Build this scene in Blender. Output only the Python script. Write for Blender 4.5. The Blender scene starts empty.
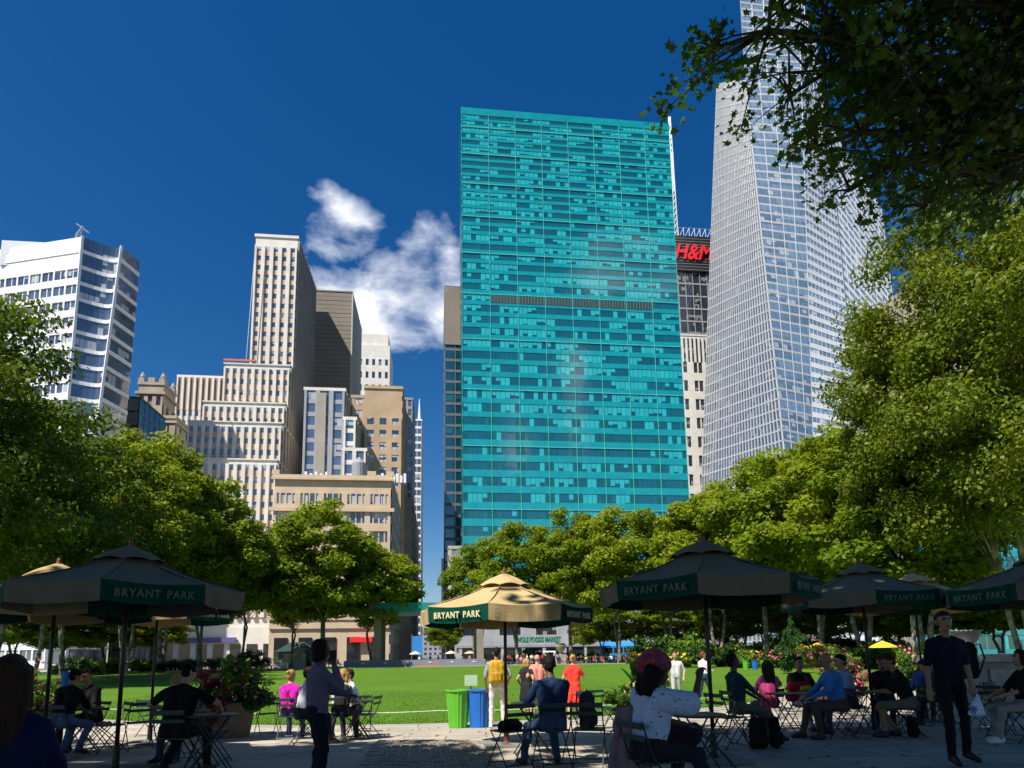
import bpy, bmesh, math, random
import numpy as np
from mathutils import Vector, Matrix, noise
random.seed(7); rng = np.random.default_rng(11)
R_ = math.radians
scene = bpy.context.scene
COL = scene.collection
# ------------------------------------------------------------ camera geometry
F_PX, PPX, PPY = 640.0, 512.0, 564.0
PITCH, ROLL, YAW, CAM_H = R_(8.1), R_(-0.85), R_(6.5), 1.4
def ray(px, py):
    x = (px-PPX)/F_PX; y = -(py-PPY)/F_PX
    a = ROLL
    xr = x*math.cos(a)-y*math.sin(a); yr = x*math.sin(a)+y*math.cos(a)
    dx, dy, dz = xr, math.cos(PITCH)-yr*math.sin(PITCH), math.sin(PITCH)+yr*math.cos(PITCH)
    return Vector((dx*math.cos(YAW)+dy*math.sin(YAW), -dx*math.sin(YAW)+dy*math.cos(YAW), dz))
def at(px, py, Y):
    d = ray(px, py); return Vector((0,0,CAM_H))+d*(Y/d.y)
def rt(px, py):
    d = ray(px, py); return d.x/d.y, d.z/d.y
def gz(x, y):
    def L(a,b,t): t=min(1,max(0,t)); return a+(b-a)*t
    if y < 9.5: return 0.0
    if y < 16: return L(0,-.28,(y-9.5)/6.5)
    if y < 28: return L(-.28,-.45,(y-16)/12)
    if y < 90: return L(-.45,-.1,(y-28)/62)
    return -.1
def G(px, py):
    z = 0
    for i in range(40):
        d = ray(px, py); t = (z-CAM_H)/d.z; p = d*t
        z = z*.5+.5*gz(p.x, p.y)
    return Vector((p.x, p.y, gz(p.x, p.y)))
def GD(px, D, py=700):
    """ground point at forward distance D under image column px"""
    d = ray(px, py); h = Vector((d.x, d.y)); fw = Vector((math.sin(YAW), math.cos(YAW)))
    t = D/h.dot(fw); p = h*t
    return Vector((p.x, p.y, gz(p.x, p.y)))
# ------------------------------------------------------------ tagging
def tag(o, label=None, cat=None, group=None, kind=None):
    if label: o['label'] = label
    if cat: o['category'] = cat
    if group: o['group'] = group
    if kind: o['kind'] = kind
    return o
def thing(name, label, cat, loc=(0,0,0), rz=0, group=None):
    o = bpy.data.objects.new(name, None); COL.objects.link(o)
    o.location = loc; o.rotation_euler = (0,0,rz); o.empty_display_size=.2
    return tag(o, label, cat, group)
def copy_tree(o, parent=None):
    c = o.copy(); COL.objects.link(c); c.parent = parent
    for ch in list(o.children): copy_tree(ch, c)
    return c
def dup(o, loc, rz=0, label=None, scale=None, group=None):
    c = copy_tree(o); c.location = loc; c.rotation_euler = (0,0,rz)
    if scale: c.scale = (scale,)*3 if not hasattr(scale,'__len__') else scale
    if label: c['label'] = label
    if group: c['group'] = group
    return c
# ------------------------------------------------------------ mesh builder
class MB:
    def __init__(s): s.v=[]; s.f=[]; s.m=[]; s.mi=0; s.T=None
    def add(s, vs, fs):
        b=len(s.v)
        if s.T is not None: vs=[s.T@Vector(v) for v in vs]
        s.v.extend([tuple(v) for v in vs]); s.f.extend([tuple(b+i for i in f) for f in fs]); s.m.extend([s.mi]*len(fs))
    def box(s,x0,x1,y0,y1,z0,z1):
        s.add([(x0,y0,z0),(x1,y0,z0),(x1,y1,z0),(x0,y1,z0),(x0,y0,z1),(x1,y0,z1),(x1,y1,z1),(x0,y1,z1)],
              [(0,3,2,1),(4,5,6,7),(0,1,5,4),(1,2,6,5),(2,3,7,6),(3,0,4,7)])
    def hexa(s,p):  # p: 8 points, 0-3 back quad, 4-7 front quad
        s.add(p,[(0,3,2,1),(4,5,6,7),(0,1,5,4),(1,2,6,5),(2,3,7,6),(3,0,4,7)])
    def quad(s,a,b,c,d): s.add([a,b,c,d],[(0,1,2,3)])
    def tube(s,pts,rad,n=8,cap=True,sq=1.0):
        pts=[Vector(p) for p in pts]
        if not hasattr(rad,'__len__'): rad=[rad]*len(pts)
        vs=[];fs=[];prev=None
        for i,p in enumerate(pts):
            t=(pts[min(i+1,len(pts)-1)]-pts[max(i-1,0)]).normalized()
            if prev is None:
                a=Vector((0,0,1)) if abs(t.z)<.9 else Vector((1,0,0))
                x=t.cross(a).normalized()
            else: x=(prev-t*prev.dot(t)).normalized()
            prev=x; y=t.cross(x)
            for k in range(n):
                an=2*math.pi*k/n; vs.append(p+x*math.cos(an)*rad[i]+y*math.sin(an)*rad[i]*sq)
        for i in range(len(pts)-1):
            for k in range(n):
                a=i*n+k; b=i*n+(k+1)%n; fs.append((a,b,b+n,a+n))
        if cap: fs.append(tuple(range(n-1,-1,-1))); fs.append(tuple((len(pts)-1)*n+k for k in range(n)))
        s.add(vs,fs)
    def lathe(s,prof,n=16,c=(0,0,0),wob=None):
        vs=[];fs=[]
        for (r,z) in prof:
            for k in range(n):
                an=2*math.pi*k/n; rr=r*(wob(an,z) if wob else 1)
                vs.append((c[0]+rr*math.cos(an),c[1]+rr*math.sin(an),c[2]+z))
        for i in range(len(prof)-1):
            for k in range(n):
                a=i*n+k;b=i*n+(k+1)%n; fs.append((a,b,b+n,a+n))
        fs.append(tuple(range(n-1,-1,-1))); fs.append(tuple((len(prof)-1)*n+k for k in range(n)))
        s.add(vs,fs)
    def ell(s,c,r,n=12,m=8):
        prof=[(max(.001,math.sin(math.pi*i/m)),-math.cos(math.pi*i/m)) for i in range(m+1)]
        vs=[];fs=[]
        for (q,z) in prof:
            for k in range(n):
                an=2*math.pi*k/n; vs.append((c[0]+r[0]*q*math.cos(an),c[1]+r[1]*q*math.sin(an),c[2]+r[2]*z))
        for i in range(m):
            for k in range(n):
                a=i*n+k;b=i*n+(k+1)%n; fs.append((a,b,b+n,a+n))
        s.add(vs,fs)
    def build(s,name,mats,parent=None,smooth=False,bevel=0):
        me=bpy.data.meshes.new(name); me.from_pydata(s.v,[],s.f)
        if not isinstance(mats,(list,tuple)): mats=[mats]
        for m in mats: me.materials.append(m)
        if len(mats)>1: me.polygons.foreach_set('material_index',s.m)
        if smooth: me.polygons.foreach_set('use_smooth',[True]*len(me.polygons))
        me.update()
        o=bpy.data.objects.new(name,me); COL.objects.link(o)
        if parent: o.parent=parent
        if bevel:
            b=o.modifiers.new('b','BEVEL'); b.width=bevel; b.segments=2; b.limit_method='ANGLE'
        return o
def np_mesh(name, V, Fq, mat, parent=None):
    """V (n,3), Fq (m,k) same-size faces"""
    me=bpy.data.meshes.new(name); k=Fq.shape[1]
    me.vertices.add(len(V)); me.vertices.foreach_set('co',V.astype(np.float32).ravel())
    me.loops.add(Fq.size); me.loops.foreach_set('vertex_index',Fq.astype(np.int32).ravel())
    me.polygons.add(len(Fq)); me.polygons.foreach_set('loop_start',np.arange(0,Fq.size,k,dtype=np.int32))
    me.polygons.foreach_set('loop_total',np.full(len(Fq),k,dtype=np.int32))
    me.update(calc_edges=True); me.materials.append(mat)
    o=bpy.data.objects.new(name,me); COL.objects.link(o)
    if parent: o.parent=parent
    return o
# ------------------------------------------------------------ materials
class NT:
    def __init__(s,name):
        s.m=bpy.data.materials.new(name); s.m.use_nodes=True; s.t=s.m.node_tree
        s.b=s.t.nodes['Principled BSDF']; s.out=s.t.nodes['Material Output']
    def n(s,typ,**kw):
        nd=s.t.nodes.new(typ)
        for k,v in kw.items():
            if k=='inp':
                for a,b in v.items(): nd.inputs[a].default_value=b
            else: setattr(nd,k,v)
        return nd
    def l(s,a,b): s.t.links.new(a,b)
    def math(s,op,a,b=None,c=None):
        nd=s.n('ShaderNodeMath',operation=op)
        for i,x in enumerate((a,b,c)):
            if x is None: continue
            if isinstance(x,(int,float)): nd.inputs[i].default_value=x
            else: s.l(x,nd.inputs[i])
        return nd.outputs[0]
    def mix(s,fac,a,b,typ='MIX'):
        nd=s.n('ShaderNodeMix',data_type='RGBA',blend_type=typ)
        for i,x in ((0,fac),(6,a),(7,b)):
            if isinstance(x,(int,float)): nd.inputs[i].default_value=x
            elif isinstance(x,tuple): nd.inputs[i].default_value=(x+(1,))[:4]
            else: s.l(x,nd.inputs[i])
        return nd.outputs[2]
    def ramp(s,fac,stops):
        r=s.n('ShaderNodeValToRGB'); e=r.color_ramp.elements
        while len(e)<len(stops): e.new(.5)
        for i,(p,c) in enumerate(stops): e[i].position=p; e[i].color=(c+(1,))[:4] if isinstance(c,tuple) else (c,c,c,1)
        s.l(fac,r.inputs[0]); return r.outputs[0]
    def noise(s,scale,detail=4,vec=None,rough=.55):
        nd=s.n('ShaderNodeTexNoise',inp={'Scale':scale,'Detail':detail,'Roughness':rough})
        if vec is None: vec=s.co()
        s.l(vec,nd.inputs['Vector']); return nd.outputs[0]
    def co(s,k='Object'):
        if not hasattr(s,'_tc'): s._tc=s.n('ShaderNodeTexCoord')
        return s._tc.outputs[k]
    def bump(s,h,strength=.3,dist=.02):
        b=s.n('ShaderNodeBump',inp={'Strength':strength,'Distance':dist}); s.l(h,b.inputs['Height']); s.l(b.outputs[0],s.b.inputs['Normal'])
def mat(name,col,rough=.6,metal=0,var=.15,scale=3,bump=0,bscale=40,spec=.5,sheen=0,emit=None):
    t=NT(name); b=t.b
    b.inputs['Roughness'].default_value=rough; b.inputs['Metallic'].default_value=metal
    b.inputs['Specular IOR Level'].default_value=spec
    if sheen: b.inputs['Sheen Weight'].default_value=sheen
    if var:
        nz=t.noise(scale,5)
        c0=tuple(c*(1-var) for c in col); c1=tuple(min(1,c*(1+var)) for c in col)
        t.l(t.ramp(nz,[(.3,c0),(.7,c1)]),b.inputs['Base Color'])
    else: b.inputs['Base Color'].default_value=col+(1,)
    if bump: t.bump(t.noise(bscale,4),.5,bump)
    return t.m
_mc={}
def cmat(col,rough=.8,bump=.003,bscale=25,var=.12,**k):
    key=(tuple(col),rough,bump)
    if key not in _mc: _mc[key]=mat('fabric',tuple(col),rough,var=var,scale=8,bump=bump,bscale=bscale,spec=.2,**k)
    return _mc[key]
def glass_mat(name, glass, blind, pw, fh, prob=.5, rough=.06, axis='x', spec=.8, partial=True, z0=0., rnd=True,warp=None):
    """window glass: per-pane blinds of random drop seen behind dark reflective glass"""
    t=NT(name); sp=t.n('ShaderNodeSeparateXYZ'); t.l(t.co(),sp.inputs[0])
    u=sp.outputs[0] if axis=='x' else sp.outputs[1] if axis=='y' else t.math('ADD',sp.outputs[0],sp.outputs[1])
    fx=t.math('DIVIDE',u,pw); fz=t.math('DIVIDE',t.math('SUBTRACT',sp.outputs[2],z0),fh)
    if warp: fz=t.math('DIVIDE',t.math('LOGARITHM',t.math('SUBTRACT',1.,t.math('MULTIPLY',sp.outputs[2],warp[1]/warp[0])),math.e),-warp[1])
    cx=t.math('FLOOR',fx); cz=t.math('FLOOR',fz)
    cb=t.n('ShaderNodeCombineXYZ'); t.l(cx,cb.inputs[0]); t.l(cz,cb.inputs[1])
    wn=t.n('ShaderNodeTexWhiteNoise',noise_dimensions='3D'); t.l(cb.outputs[0],wn.inputs['Vector'])
    # group correlation along the floor
    cb2=t.n('ShaderNodeCombineXYZ'); t.l(t.math('FLOOR',t.math('DIVIDE',fx,4.0)),cb2.inputs[0]); t.l(cz,cb2.inputs[1])
    wn2=t.n('ShaderNodeTexWhiteNoise',noise_dimensions='3D'); t.l(cb2.outputs[0],wn2.inputs['Vector'])
    r=t.math('ADD',t.math('MULTIPLY',wn.outputs[0],.34),t.math('MULTIPLY',wn2.outputs[0],.66))
    has=t.math('LESS_THAN',r,prob)
    if partial:
        sc=t.n('ShaderNodeSeparateColor'); t.l(wn.outputs[1],sc.inputs[0])
        drop=t.math('MULTIPLY_ADD',sc.outputs[1],.75,.0)
        has=t.math('MULTIPLY',has,t.math('GREATER_THAN',t.math('FRACT',fz),drop))
    fr=t.math('FRACT',fx); line=t.math('LESS_THAN',t.math('ABSOLUTE',t.math('SUBTRACT',fr,.5)),.46)
    vary=t.mix(t.math('MULTIPLY',wn.outputs[0],.5),blind,tuple(c*.6 for c in blind))
    gv=t.mix(wn2.outputs[0],glass,tuple(min(1,c*1.9) for c in glass))
    c=t.mix(has,gv,vary)
    c=t.mix(line,tuple(c*.55+.01 for c in glass),c)
    t.l(c,t.b.inputs['Base Color'])
    t.b.inputs['Roughness'].default_value=rough; t.b.inputs['Specular IOR Level'].default_value=spec; t.b.inputs['IOR'].default_value=2.0
    nz=t.noise(.25,2); t.bump(nz,.06,.3)
    return t.m
# ------------------------------------------------------------ facades (bilinear patches)
class Facade:
    """quad patch bl,br,tr,tl seen from outside. Spandrels and piers stand proud of the glass plane."""
    def __init__(s,bl,br,tr,tl,bulge=0):
        s.c=[Vector(q) for q in (bl,br,tr,tl)]; s.bulge=bulge
        n=(s.c[1]-s.c[0]).cross(s.c[3]-s.c[0]); s.n=n.normalized()
    def P(s,u,v,d=0):
        a=s.c[0].lerp(s.c[1],u); b=s.c[3].lerp(s.c[2],u); p=a.lerp(b,v)
        return p+s.n*(d-s.bulge*math.sin(math.pi*u))
    def slab(s,mb,u0,u1,v0,v1,d0,d1,seg=1):
        for i in range(seg):
            a=u0+(u1-u0)*i/seg;b=u0+(u1-u0)*(i+1)/seg
            mb.hexa([s.P(a,v0,d0),s.P(b,v0,d0),s.P(b,v1,d0),s.P(a,v1,d0),s.P(a,v0,d1),s.P(b,v0,d1),s.P(b,v1,d1),s.P(a,v1,d1)])
    def panel(s,mb,u0,u1,v0,v1,d,seg=1):
        for i in range(seg):
            a=u0+(u1-u0)*i/seg;b=u0+(u1-u0)*(i+1)/seg
            mb.quad(s.P(a,v0,d),s.P(b,v0,d),s.P(b,v1,d),s.P(a,v1,d))
    def grid(s,wall,wins,nb,nf,pier,span,d=.35,pd=None,strip=False,seg=1,wall_mi=0,pier_mi=None,v0=0,v1=1,skip=None,minor=0,md=.08,mi_minor=None):
        """pier/span as fraction of a bay/floor"""
        pd=d if pd is None else pd; hv=(v1-v0)/nf
        for j in range(nf):
            wall.mi=wall_mi
            s.slab(wall,0,1,v0+j*hv,v0+(j+span)*hv,0,d,seg)
            a,b=v0+(j+span)*hv,v0+(j+1)*hv
            if strip:
                w=MB(); s.panel(w,0,1,a,b,.04,seg); wins.append((s.P(.5,(a+b)/2),w))
            else:
                for i in range(nb):
                    if skip and skip(i,j): continue
                    w=MB(); s.panel(w,(i+pier/2)/nb,(i+1-pier/2)/nb,a,b,.04); wins.append((s.P((i+.5)/nb,(a+b)/2),w))
        wall.mi=wall_mi if pier_mi is None else pier_mi
        if pier>0:
            for i in range(nb+1):
                a=max(0,(i-pier/2)/nb); b=min(1,(i+pier/2)/nb); s.slab(wall,a,b,v0,v1,0,pd+.02)
        if minor:
            if mi_minor is not None: wall.mi=mi_minor
            for i in range(nb):
                for k in range(1,minor):
                    c=(i+k/minor)/nb; s.slab(wall,c-.03/nb,c+.03/nb,v0,v1,0,md)
        wall.mi=wall_mi
def put_windows(bo, wins, m, zmin=0, name='window', each=100):
    """the 100 windows that show largest become parts, the rest one stuff part"""
    org=bo.location; vis=[w for w in wins if w[0].z>=zmin]; low=[w for w in wins if w[0].z<zmin]
    vis.sort(key=lambda w:(w[0]+org-Vector((0,0,CAM_H))).length)
    for p,w in vis[:each]: w.build(name,m,bo)
    rest=vis[each:]+low
    if rest:
        r=MB()
        for p,w in rest: r.add(w.v,w.f)
        r.build(name,m,bo)['kind']='stuff'
M={}
def build_mats():
    # paving: large bluestone slabs
    t=NT('bluestone_paving'); 
    mp=t.n('ShaderNodeMapping'); t.l(t.co(),mp.inputs[0]); mp.inputs['Rotation'].default_value=(0,0,R_(4))
    br=t.n('ShaderNodeTexBrick',inp={'Scale':1.0,'Mortar Size':.012,'Brick Width':1.5,'Row Height':.85,'Color1':(.43,.375,.305,1),'Color2':(.53,.465,.38,1),'Mortar':(.10,.09,.08,1),'Mortar Smooth':.2}); t.l(mp.outputs[0],br.inputs['Vector'])
    n1=t.noise(.7,6); n2=t.noise(18,4)
    c=t.mix(1,br.outputs[0],t.ramp(n1,[(.3,(.78,.78,.78)),(.7,(1.08,1.08,1.05))]),'MULTIPLY')
    c=t.mix(.5,c,t.ramp(n2,[(.35,(.75,.75,.75)),(.65,(1.1,1.1,1.1))]),'MULTIPLY')
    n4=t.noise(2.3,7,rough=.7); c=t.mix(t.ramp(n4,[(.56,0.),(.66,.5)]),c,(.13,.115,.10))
    t.l(c,t.b.inputs['Base Color']); t.b.inputs['Roughness'].default_value=.8
    t.bump(t.math('SUBTRACT',t.math('MULTIPLY',n2,.15),br.outputs[1]),.5,.01); M['paving']=t.m
    M['cobble']=mat('cobble',(.27,.235,.19),.75,var=.35,scale=5,bump=.01,bscale=30)
    M['joint']=mat('joint_sand',(.10,.09,.07),.9,var=.3,scale=20)
    M['kerbstone']=mat('kerbstone',(.40,.38,.34),.8,var=.12,scale=4,bump=.005)
    # lawn
    t=NT('lawn'); n1=t.noise(.18,5); n2=t.noise(14,5)
    n3=t.noise(.9,6); c=t.mix(t.ramp(n1,[(.3,0.),(.7,1.)]),(.040,.115,.007),(.085,.185,.012)); c=t.mix(t.ramp(n3,[(.5,0.),(.75,.55)]),c,(.11,.17,.02)); c=t.mix(t.ramp(n2,[(.3,0.),(.75,1.)]),c,(.10,.20,.016))
    t.l(c,t.b.inputs['Base Color']); t.b.inputs['Roughness'].default_value=.9; t.b.inputs['Specular IOR Level'].default_value=.15
    t.bump(n2,.8,.04); M['lawn']=t.m
    M['blade']=mat('grass_blade',(.066,.155,.010),.8,var=.2,scale=2.5,spec=.2)
    M['gravel']=mat('gravel',(.36,.32,.26),.95,var=.15,scale=3,bump=.01)
    M['asphalt']=mat('asphalt',(.055,.055,.057),.9,var=.2,scale=2,bump=.01)
    M['city']=mat('city_ground',(.16,.155,.15),.95,var=.2,scale=.05)
    M['paint']=mat('road_paint',(.75,.75,.72),.7,var=.1)
    M['pale_stone']=mat('pale_stone',(.50,.455,.375),.8,var=.16,scale=.35,bump=.02,bscale=3)
    M['white_stone']=mat('white_stone',(.66,.63,.57),.75,var=.1,scale=.3,bump=.02,bscale=3)
    M['salmon']=mat('salmon_pier',(.56,.40,.28),.8,var=.15,scale=.3)
    M['beige']=mat('beige_brick',(.54,.42,.28),.85,var=.12,scale=.25,bump=.02,bscale=3)
    M['brown']=mat('brown_brick',(.45,.32,.20),.85,var=.14,scale=.2,bump=.02,bscale=3)
    M['oldstone']=mat('old_stone',(.36,.315,.25),.85,var=.2,scale=.2,bump=.03,bscale=2)
    M['dark_shade_stone']=mat('dark_stone_with_shade',(.33,.29,.25),.7,var=.12,scale=.2,bump=.02,bscale=2)  # dark stone tone; on side walls away from the sun it paints in shade
    M['slab']=mat('ribbed_slab',(.22,.19,.155),.8,var=.12,scale=.1)
    M['white_panel']=mat('white_panel',(.80,.81,.82),.4,var=.05,scale=.3)
    M['grey_panel']=mat('grey_panel',(.30,.31,.33),.5,var=.1,scale=.3)
    M['brown_fin']=mat('brown_fin',(.26,.17,.12),.8,var=.1)
    M['pale_panel']=mat('pale_panel',(.58,.60,.63),.35,var=.06,scale=.3)
    M['silver_panel']=mat('silver_panel',(.44,.46,.48),.3,var=.05,scale=.3)
    M['blue_grey_panel']=mat('blue_grey_panel',(.12,.15,.17),.4,var=.1,scale=.3)
    M['podium_stone']=mat('podium_stone',(.36,.365,.37),.75,var=.12,scale=.3,bump=.02,bscale=3)
    M['black_panel']=mat('black_panel',(.018,.018,.02),.4,var=.3,scale=.5)
    M['roofing']=mat('roofing',(.20,.19,.18),.9,var=.2,scale=.5)
    M['steel']=mat('steel',(.45,.46,.47),.4,metal=.7,var=.1)
    t=NT('teal_spandrel'); n1=t.noise(.06,3)
    sp=t.n('ShaderNodeSeparateXYZ'); t.l(t.co(),sp.inputs[0])
    cb=t.n('ShaderNodeCombineXYZ'); t.l(t.math('FLOOR',t.math('DIVIDE',sp.outputs[0],1.3)),cb.inputs[0]); t.l(t.math('FLOOR',t.math('DIVIDE',sp.outputs[2],1.1)),cb.inputs[1])
    wn=t.n('ShaderNodeTexWhiteNoise',noise_dimensions='3D'); t.l(cb.outputs[0],wn.inputs['Vector'])
    c=t.mix(n1,(.004,.25,.27),(.008,.38,.40)); c=t.mix(t.math('MULTIPLY',wn.outputs[0],.3),c,(.003,.17,.17))
    t.l(c,t.b.inputs['Base Color']); t.b.inputs['Roughness'].default_value=.07; t.b.inputs['Specular IOR Level'].default_value=.9; t.b.inputs['IOR'].default_value=1.8
    t.bump(t.noise(.12,3),.12,.5); M['teal']=t.m
    M['teal_dark']=mat('teal_recess',(.006,.11,.11),.12,var=.2,scale=.3,spec=.9)
    M['teal_line']=mat('teal_mullion',(.08,.50,.47),.35,var=.08,scale=.3)
    M['louvre']=mat('louvre',(.035,.03,.028),.6,var=.2)
    M['teal_glass']=glass_mat('teal_glass',(.002,.062,.07),(.025,.47,.48),1.29,4.15,prob=.50,warp=(5.4,.022))
    M['boa_glass']=glass_mat('pale_tower_glass',(.12,.18,.24),(.50,.55,.58),3.2,4.1,prob=.25,axis='xy',rough=.05,spec=1.)
    M['boa_glass2']=glass_mat('grey_tower_glass',(.055,.07,.09),(.25,.28,.30),1.6,4.1,prob=.2,axis='xy',rough=.08,spec=1.)
    M['blue_glass']=glass_mat('blue_window',(.055,.075,.11),(.50,.52,.54),1.5,3.8,prob=.3,axis='xy')
    M['dark_glass']=glass_mat('dark_window',(.02,.025,.035),(.30,.29,.26),1.2,3.6,prob=.28,axis='xy')
    M['blind_glass']=glass_mat('window_with_blinds',(.03,.035,.045),(.58,.56,.50),1.9,3.9,prob=.6,axis='xy')
    M['green_glass']=glass_mat('green_glass',(.004,.035,.04),(.01,.12,.11),3,4,prob=.3,axis='xy')
    M['shop_glass']=mat('shop_glass',(.02,.022,.025),.08,var=.3,scale=.5,spec=.8)
    # bark
    t=NT('plane_bark'); n1=t.noise(1.6,5); 
    c=t.ramp(n1,[(.38,(.09,.075,.05)),(.5,(.19,.165,.12)),(.62,(.33,.31,.24))]); t.l(c,t.b.inputs['Base Color'])
    t.b.inputs['Roughness'].default_value=.9; t.bump(t.noise(9,4),.5,.03); M['bark']=t.m
    M['darkbark']=mat('dark_bark',(.05,.042,.032),.95,var=.3,scale=2,bump=.02)
    def leaf(name,c0,c1,c2,tr=.35,sc=.22):
        t=NT(name); g=t.n('ShaderNodeNewGeometry')
        n1=t.noise(sc,3); c=t.mix(t.ramp(n1,[(.35,0.),(.65,1.)]),c0,c1); c=t.mix(t.math('MULTIPLY',g.outputs['Random Per Island'],.7),c,c2)
        t.l(c,t.b.inputs['Base Color']); t.b.inputs['Roughness'].default_value=.5; t.b.inputs['Specular IOR Level'].default_value=.25
        tl=t.n('ShaderNodeBsdfTranslucent'); t.l(t.mix(1.,c,(1.25,1.25,.5),'MULTIPLY'),tl.inputs[0])
        mx=t.n('ShaderNodeMixShader',inp={0:tr}); t.l(t.b.outputs[0],mx.inputs[1]); t.l(tl.outputs[0],mx.inputs[2]); t.l(mx.outputs[0],t.out.inputs[0])
        return t.m
    M['leaf']=leaf('plane_leaf',(.185,.25,.012),(.29,.34,.014),(.115,.18,.010),.47)
    M['leaf_green']=leaf('green_leaf',(.145,.22,.012),(.235,.295,.014),(.09,.16,.010),.47)
    M['leaf_gold']=leaf('golden_leaf',(.235,.30,.014),(.17,.25,.012),(.29,.31,.016),.47)
    M['leaf_big']=leaf('big_plane_leaf',(.14,.19,.012),(.26,.29,.018),(.07,.12,.010),.42)
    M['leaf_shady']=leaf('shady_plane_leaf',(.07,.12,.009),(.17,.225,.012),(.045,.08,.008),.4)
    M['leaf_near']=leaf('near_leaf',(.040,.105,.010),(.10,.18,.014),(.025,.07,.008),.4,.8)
    M['leaf_bush']=leaf('bush_leaf',(.09,.19,.015),(.19,.30,.02),(.06,.13,.015),.3,3)
    M['leaf_dark']=leaf('dark_bush_leaf',(.025,.07,.01),(.05,.12,.015),(.018,.05,.01),.2,2)
    M['leaf_red']=leaf('dark_red_leaf',(.17,.02,.03),(.26,.03,.06),(.08,.015,.03),.2,3)
    M['canna']=leaf('canna_leaf',(.05,.16,.02),(.09,.22,.03),(.04,.11,.02),.35,3)
    for k,c in dict(pink=(.62,.16,.24),rose=(.70,.05,.16),violet=(.18,.07,.42),yellow=(.80,.55,.03),orange=(.75,.22,.04),paleflower=(.65,.55,.40)).items():
        M[k]=mat(k+'_petal',c,.6,var=.2,scale=6)
    # umbrellas and furniture
    t=NT('tan_canvas'); n=t.noise(3,4); wv=t.n('ShaderNodeTexWave',inp={'Scale':60,'Distortion':1}); t.l(t.co(),wv.inputs[0])
    t.l(t.ramp(n,[(.3,(.44,.32,.155)),(.7,(.52,.39,.20))]),t.b.inputs['Base Color']); t.b.inputs['Roughness'].default_value=.9; t.b.inputs['Specular IOR Level'].default_value=.1
    t.bump(t.math('ADD',t.math('MULTIPLY',wv.outputs[1],.1),t.noise(5,3)),.25,.02)
    M['tan']=t.m
    M['tan_shade']=mat('tan_shade_canvas',(.17,.15,.105),.9,var=.12,scale=3,bump=.006,bscale=5,spec=.1)  # darker copy of the tan canvas, terrace shade put into its colour
    M['green_canvas']=mat('green_canvas',(.003,.06,.038),.85,var=.15,scale=3,bump=.006,bscale=5,spec=.1)
    M['letter']=mat('cream_lettering',(.62,.62,.36),.8,var=.05)
    M['letter_shade']=mat('shade_lettering',(.11,.16,.11),.8,var=.05)  # copy of the cream lettering with the shade painted in
    M['dark_metal']=mat('dark_green_metal',(.012,.02,.018),.45,var=.2,scale=10,spec=.5)
    M['chair_green']=mat('chair_green_slat',(.015,.045,.035),.5,var=.3,scale=12)
    M['pole']=mat('dark_pole',(.02,.017,.014),.45,var=.2)
    M['rustpole']=mat('reddish_pole',(.16,.05,.03),.5,var=.2)
    M['wood']=mat('finial_wood',(.20,.05,.02),.5,var=.2)
    M['concrete']=mat('base_concrete',(.22,.21,.19),.85,var=.2,scale=4,bump=.004)
    M['tabletop']=mat('table_top',(.03,.035,.032),.45,var=.2,scale=9)
    M['terracotta']=mat('stone_planter',(.22,.165,.11),.85,var=.25,scale=3,bump=.01)
    M['soil']=mat('soil',(.03,.02,.012),.95,var=.3)
    M['bin_green']=mat('bin_green',(.10,.40,.02),.5,var=.1)
    M['bin_blue']=mat('bin_blue',(.01,.13,.50),.5,var=.1)
    M['bin_dark']=mat('bin_inside',(.01,.01,.012),.8,var=0)
    M['stage']=mat('stage_grey',(.20,.22,.26),.7,var=.12,scale=1)
    M['stage_col']=mat('stage_column',(.26,.22,.18),.6,var=.12,scale=1)
    M['stage_roof']=mat('stage_roof_green',(.0,.25,.20),.6,var=.12,scale=1)
    M['redstrip']=mat('red_step',(.50,.14,.07),.7,var=.1)
    M['rope']=mat('white_rope',(.70,.74,.60),.8,var=.1)
    M['stone_light']=mat('limestone',(.34,.31,.26),.85,var=.15,scale=1.2,bump=.01,bscale=8)
    M['fence_tan']=mat('tan_balustrade',(.42,.35,.25),.8,var=.15)
    M['sign_red']=mat('sign_red',(.85,.02,.03),.4,var=0)
    M['sign_green']=mat('sign_green',(.0,.22,.12),.5,var=0)
    M['awning_purple']=mat('purple_awning',(.10,.09,.25),.7,var=.1)
    M['awning_blue']=mat('blue_awning',(.02,.22,.65),.7,var=.1)
    M['kiosk']=mat('kiosk_green',(.01,.045,.035),.5,var=.2)
    M['white']=mat('white_cloth',(.72,.72,.74),.85,var=.05)
    # people
    M['skin_light']=mat('light_skin',(.52,.29,.19),.55,var=.08,scale=20,spec=.35)
    M['skin_tan']=mat('tan_skin',(.36,.19,.11),.55,var=.08,scale=20,spec=.35)
    M['skin_dark']=mat('dark_skin',(.115,.055,.03),.5,var=.1,scale=20,spec=.4)
    M['eye']=mat('eye_dark',(.015,.01,.01),.2,var=0)
    M['lip']=mat('lip',(.25,.07,.06),.5,var=0)
    def hair(name,c):
        t=NT(name); mp=t.n('ShaderNodeMapping',inp={'Scale':(60,60,4)}); t.l(t.co(),mp.inputs[0]); n=t.noise(2,4,mp.outputs[0])
        t.l(t.ramp(n,[(.3,tuple(k*.5 for k in c)),(.7,tuple(min(1,k*1.5) for k in c))]),t.b.inputs['Base Color'])
        t.b.inputs['Roughness'].default_value=.7; t.b.inputs['Specular IOR Level'].default_value=.15; t.bump(n,.5,.01); return t.m
    M['hair_black']=hair('black_hair',(.010,.008,.008)); M['hair_brown']=hair('brown_hair',(.045,.022,.012))
    M['hair_blond']=hair('blond_hair',(.42,.25,.09)); M['hair_grey']=hair('grey_hair',(.25,.23,.21)); M['hair_auburn']=hair('auburn_hair',(.16,.05,.02))
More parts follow.
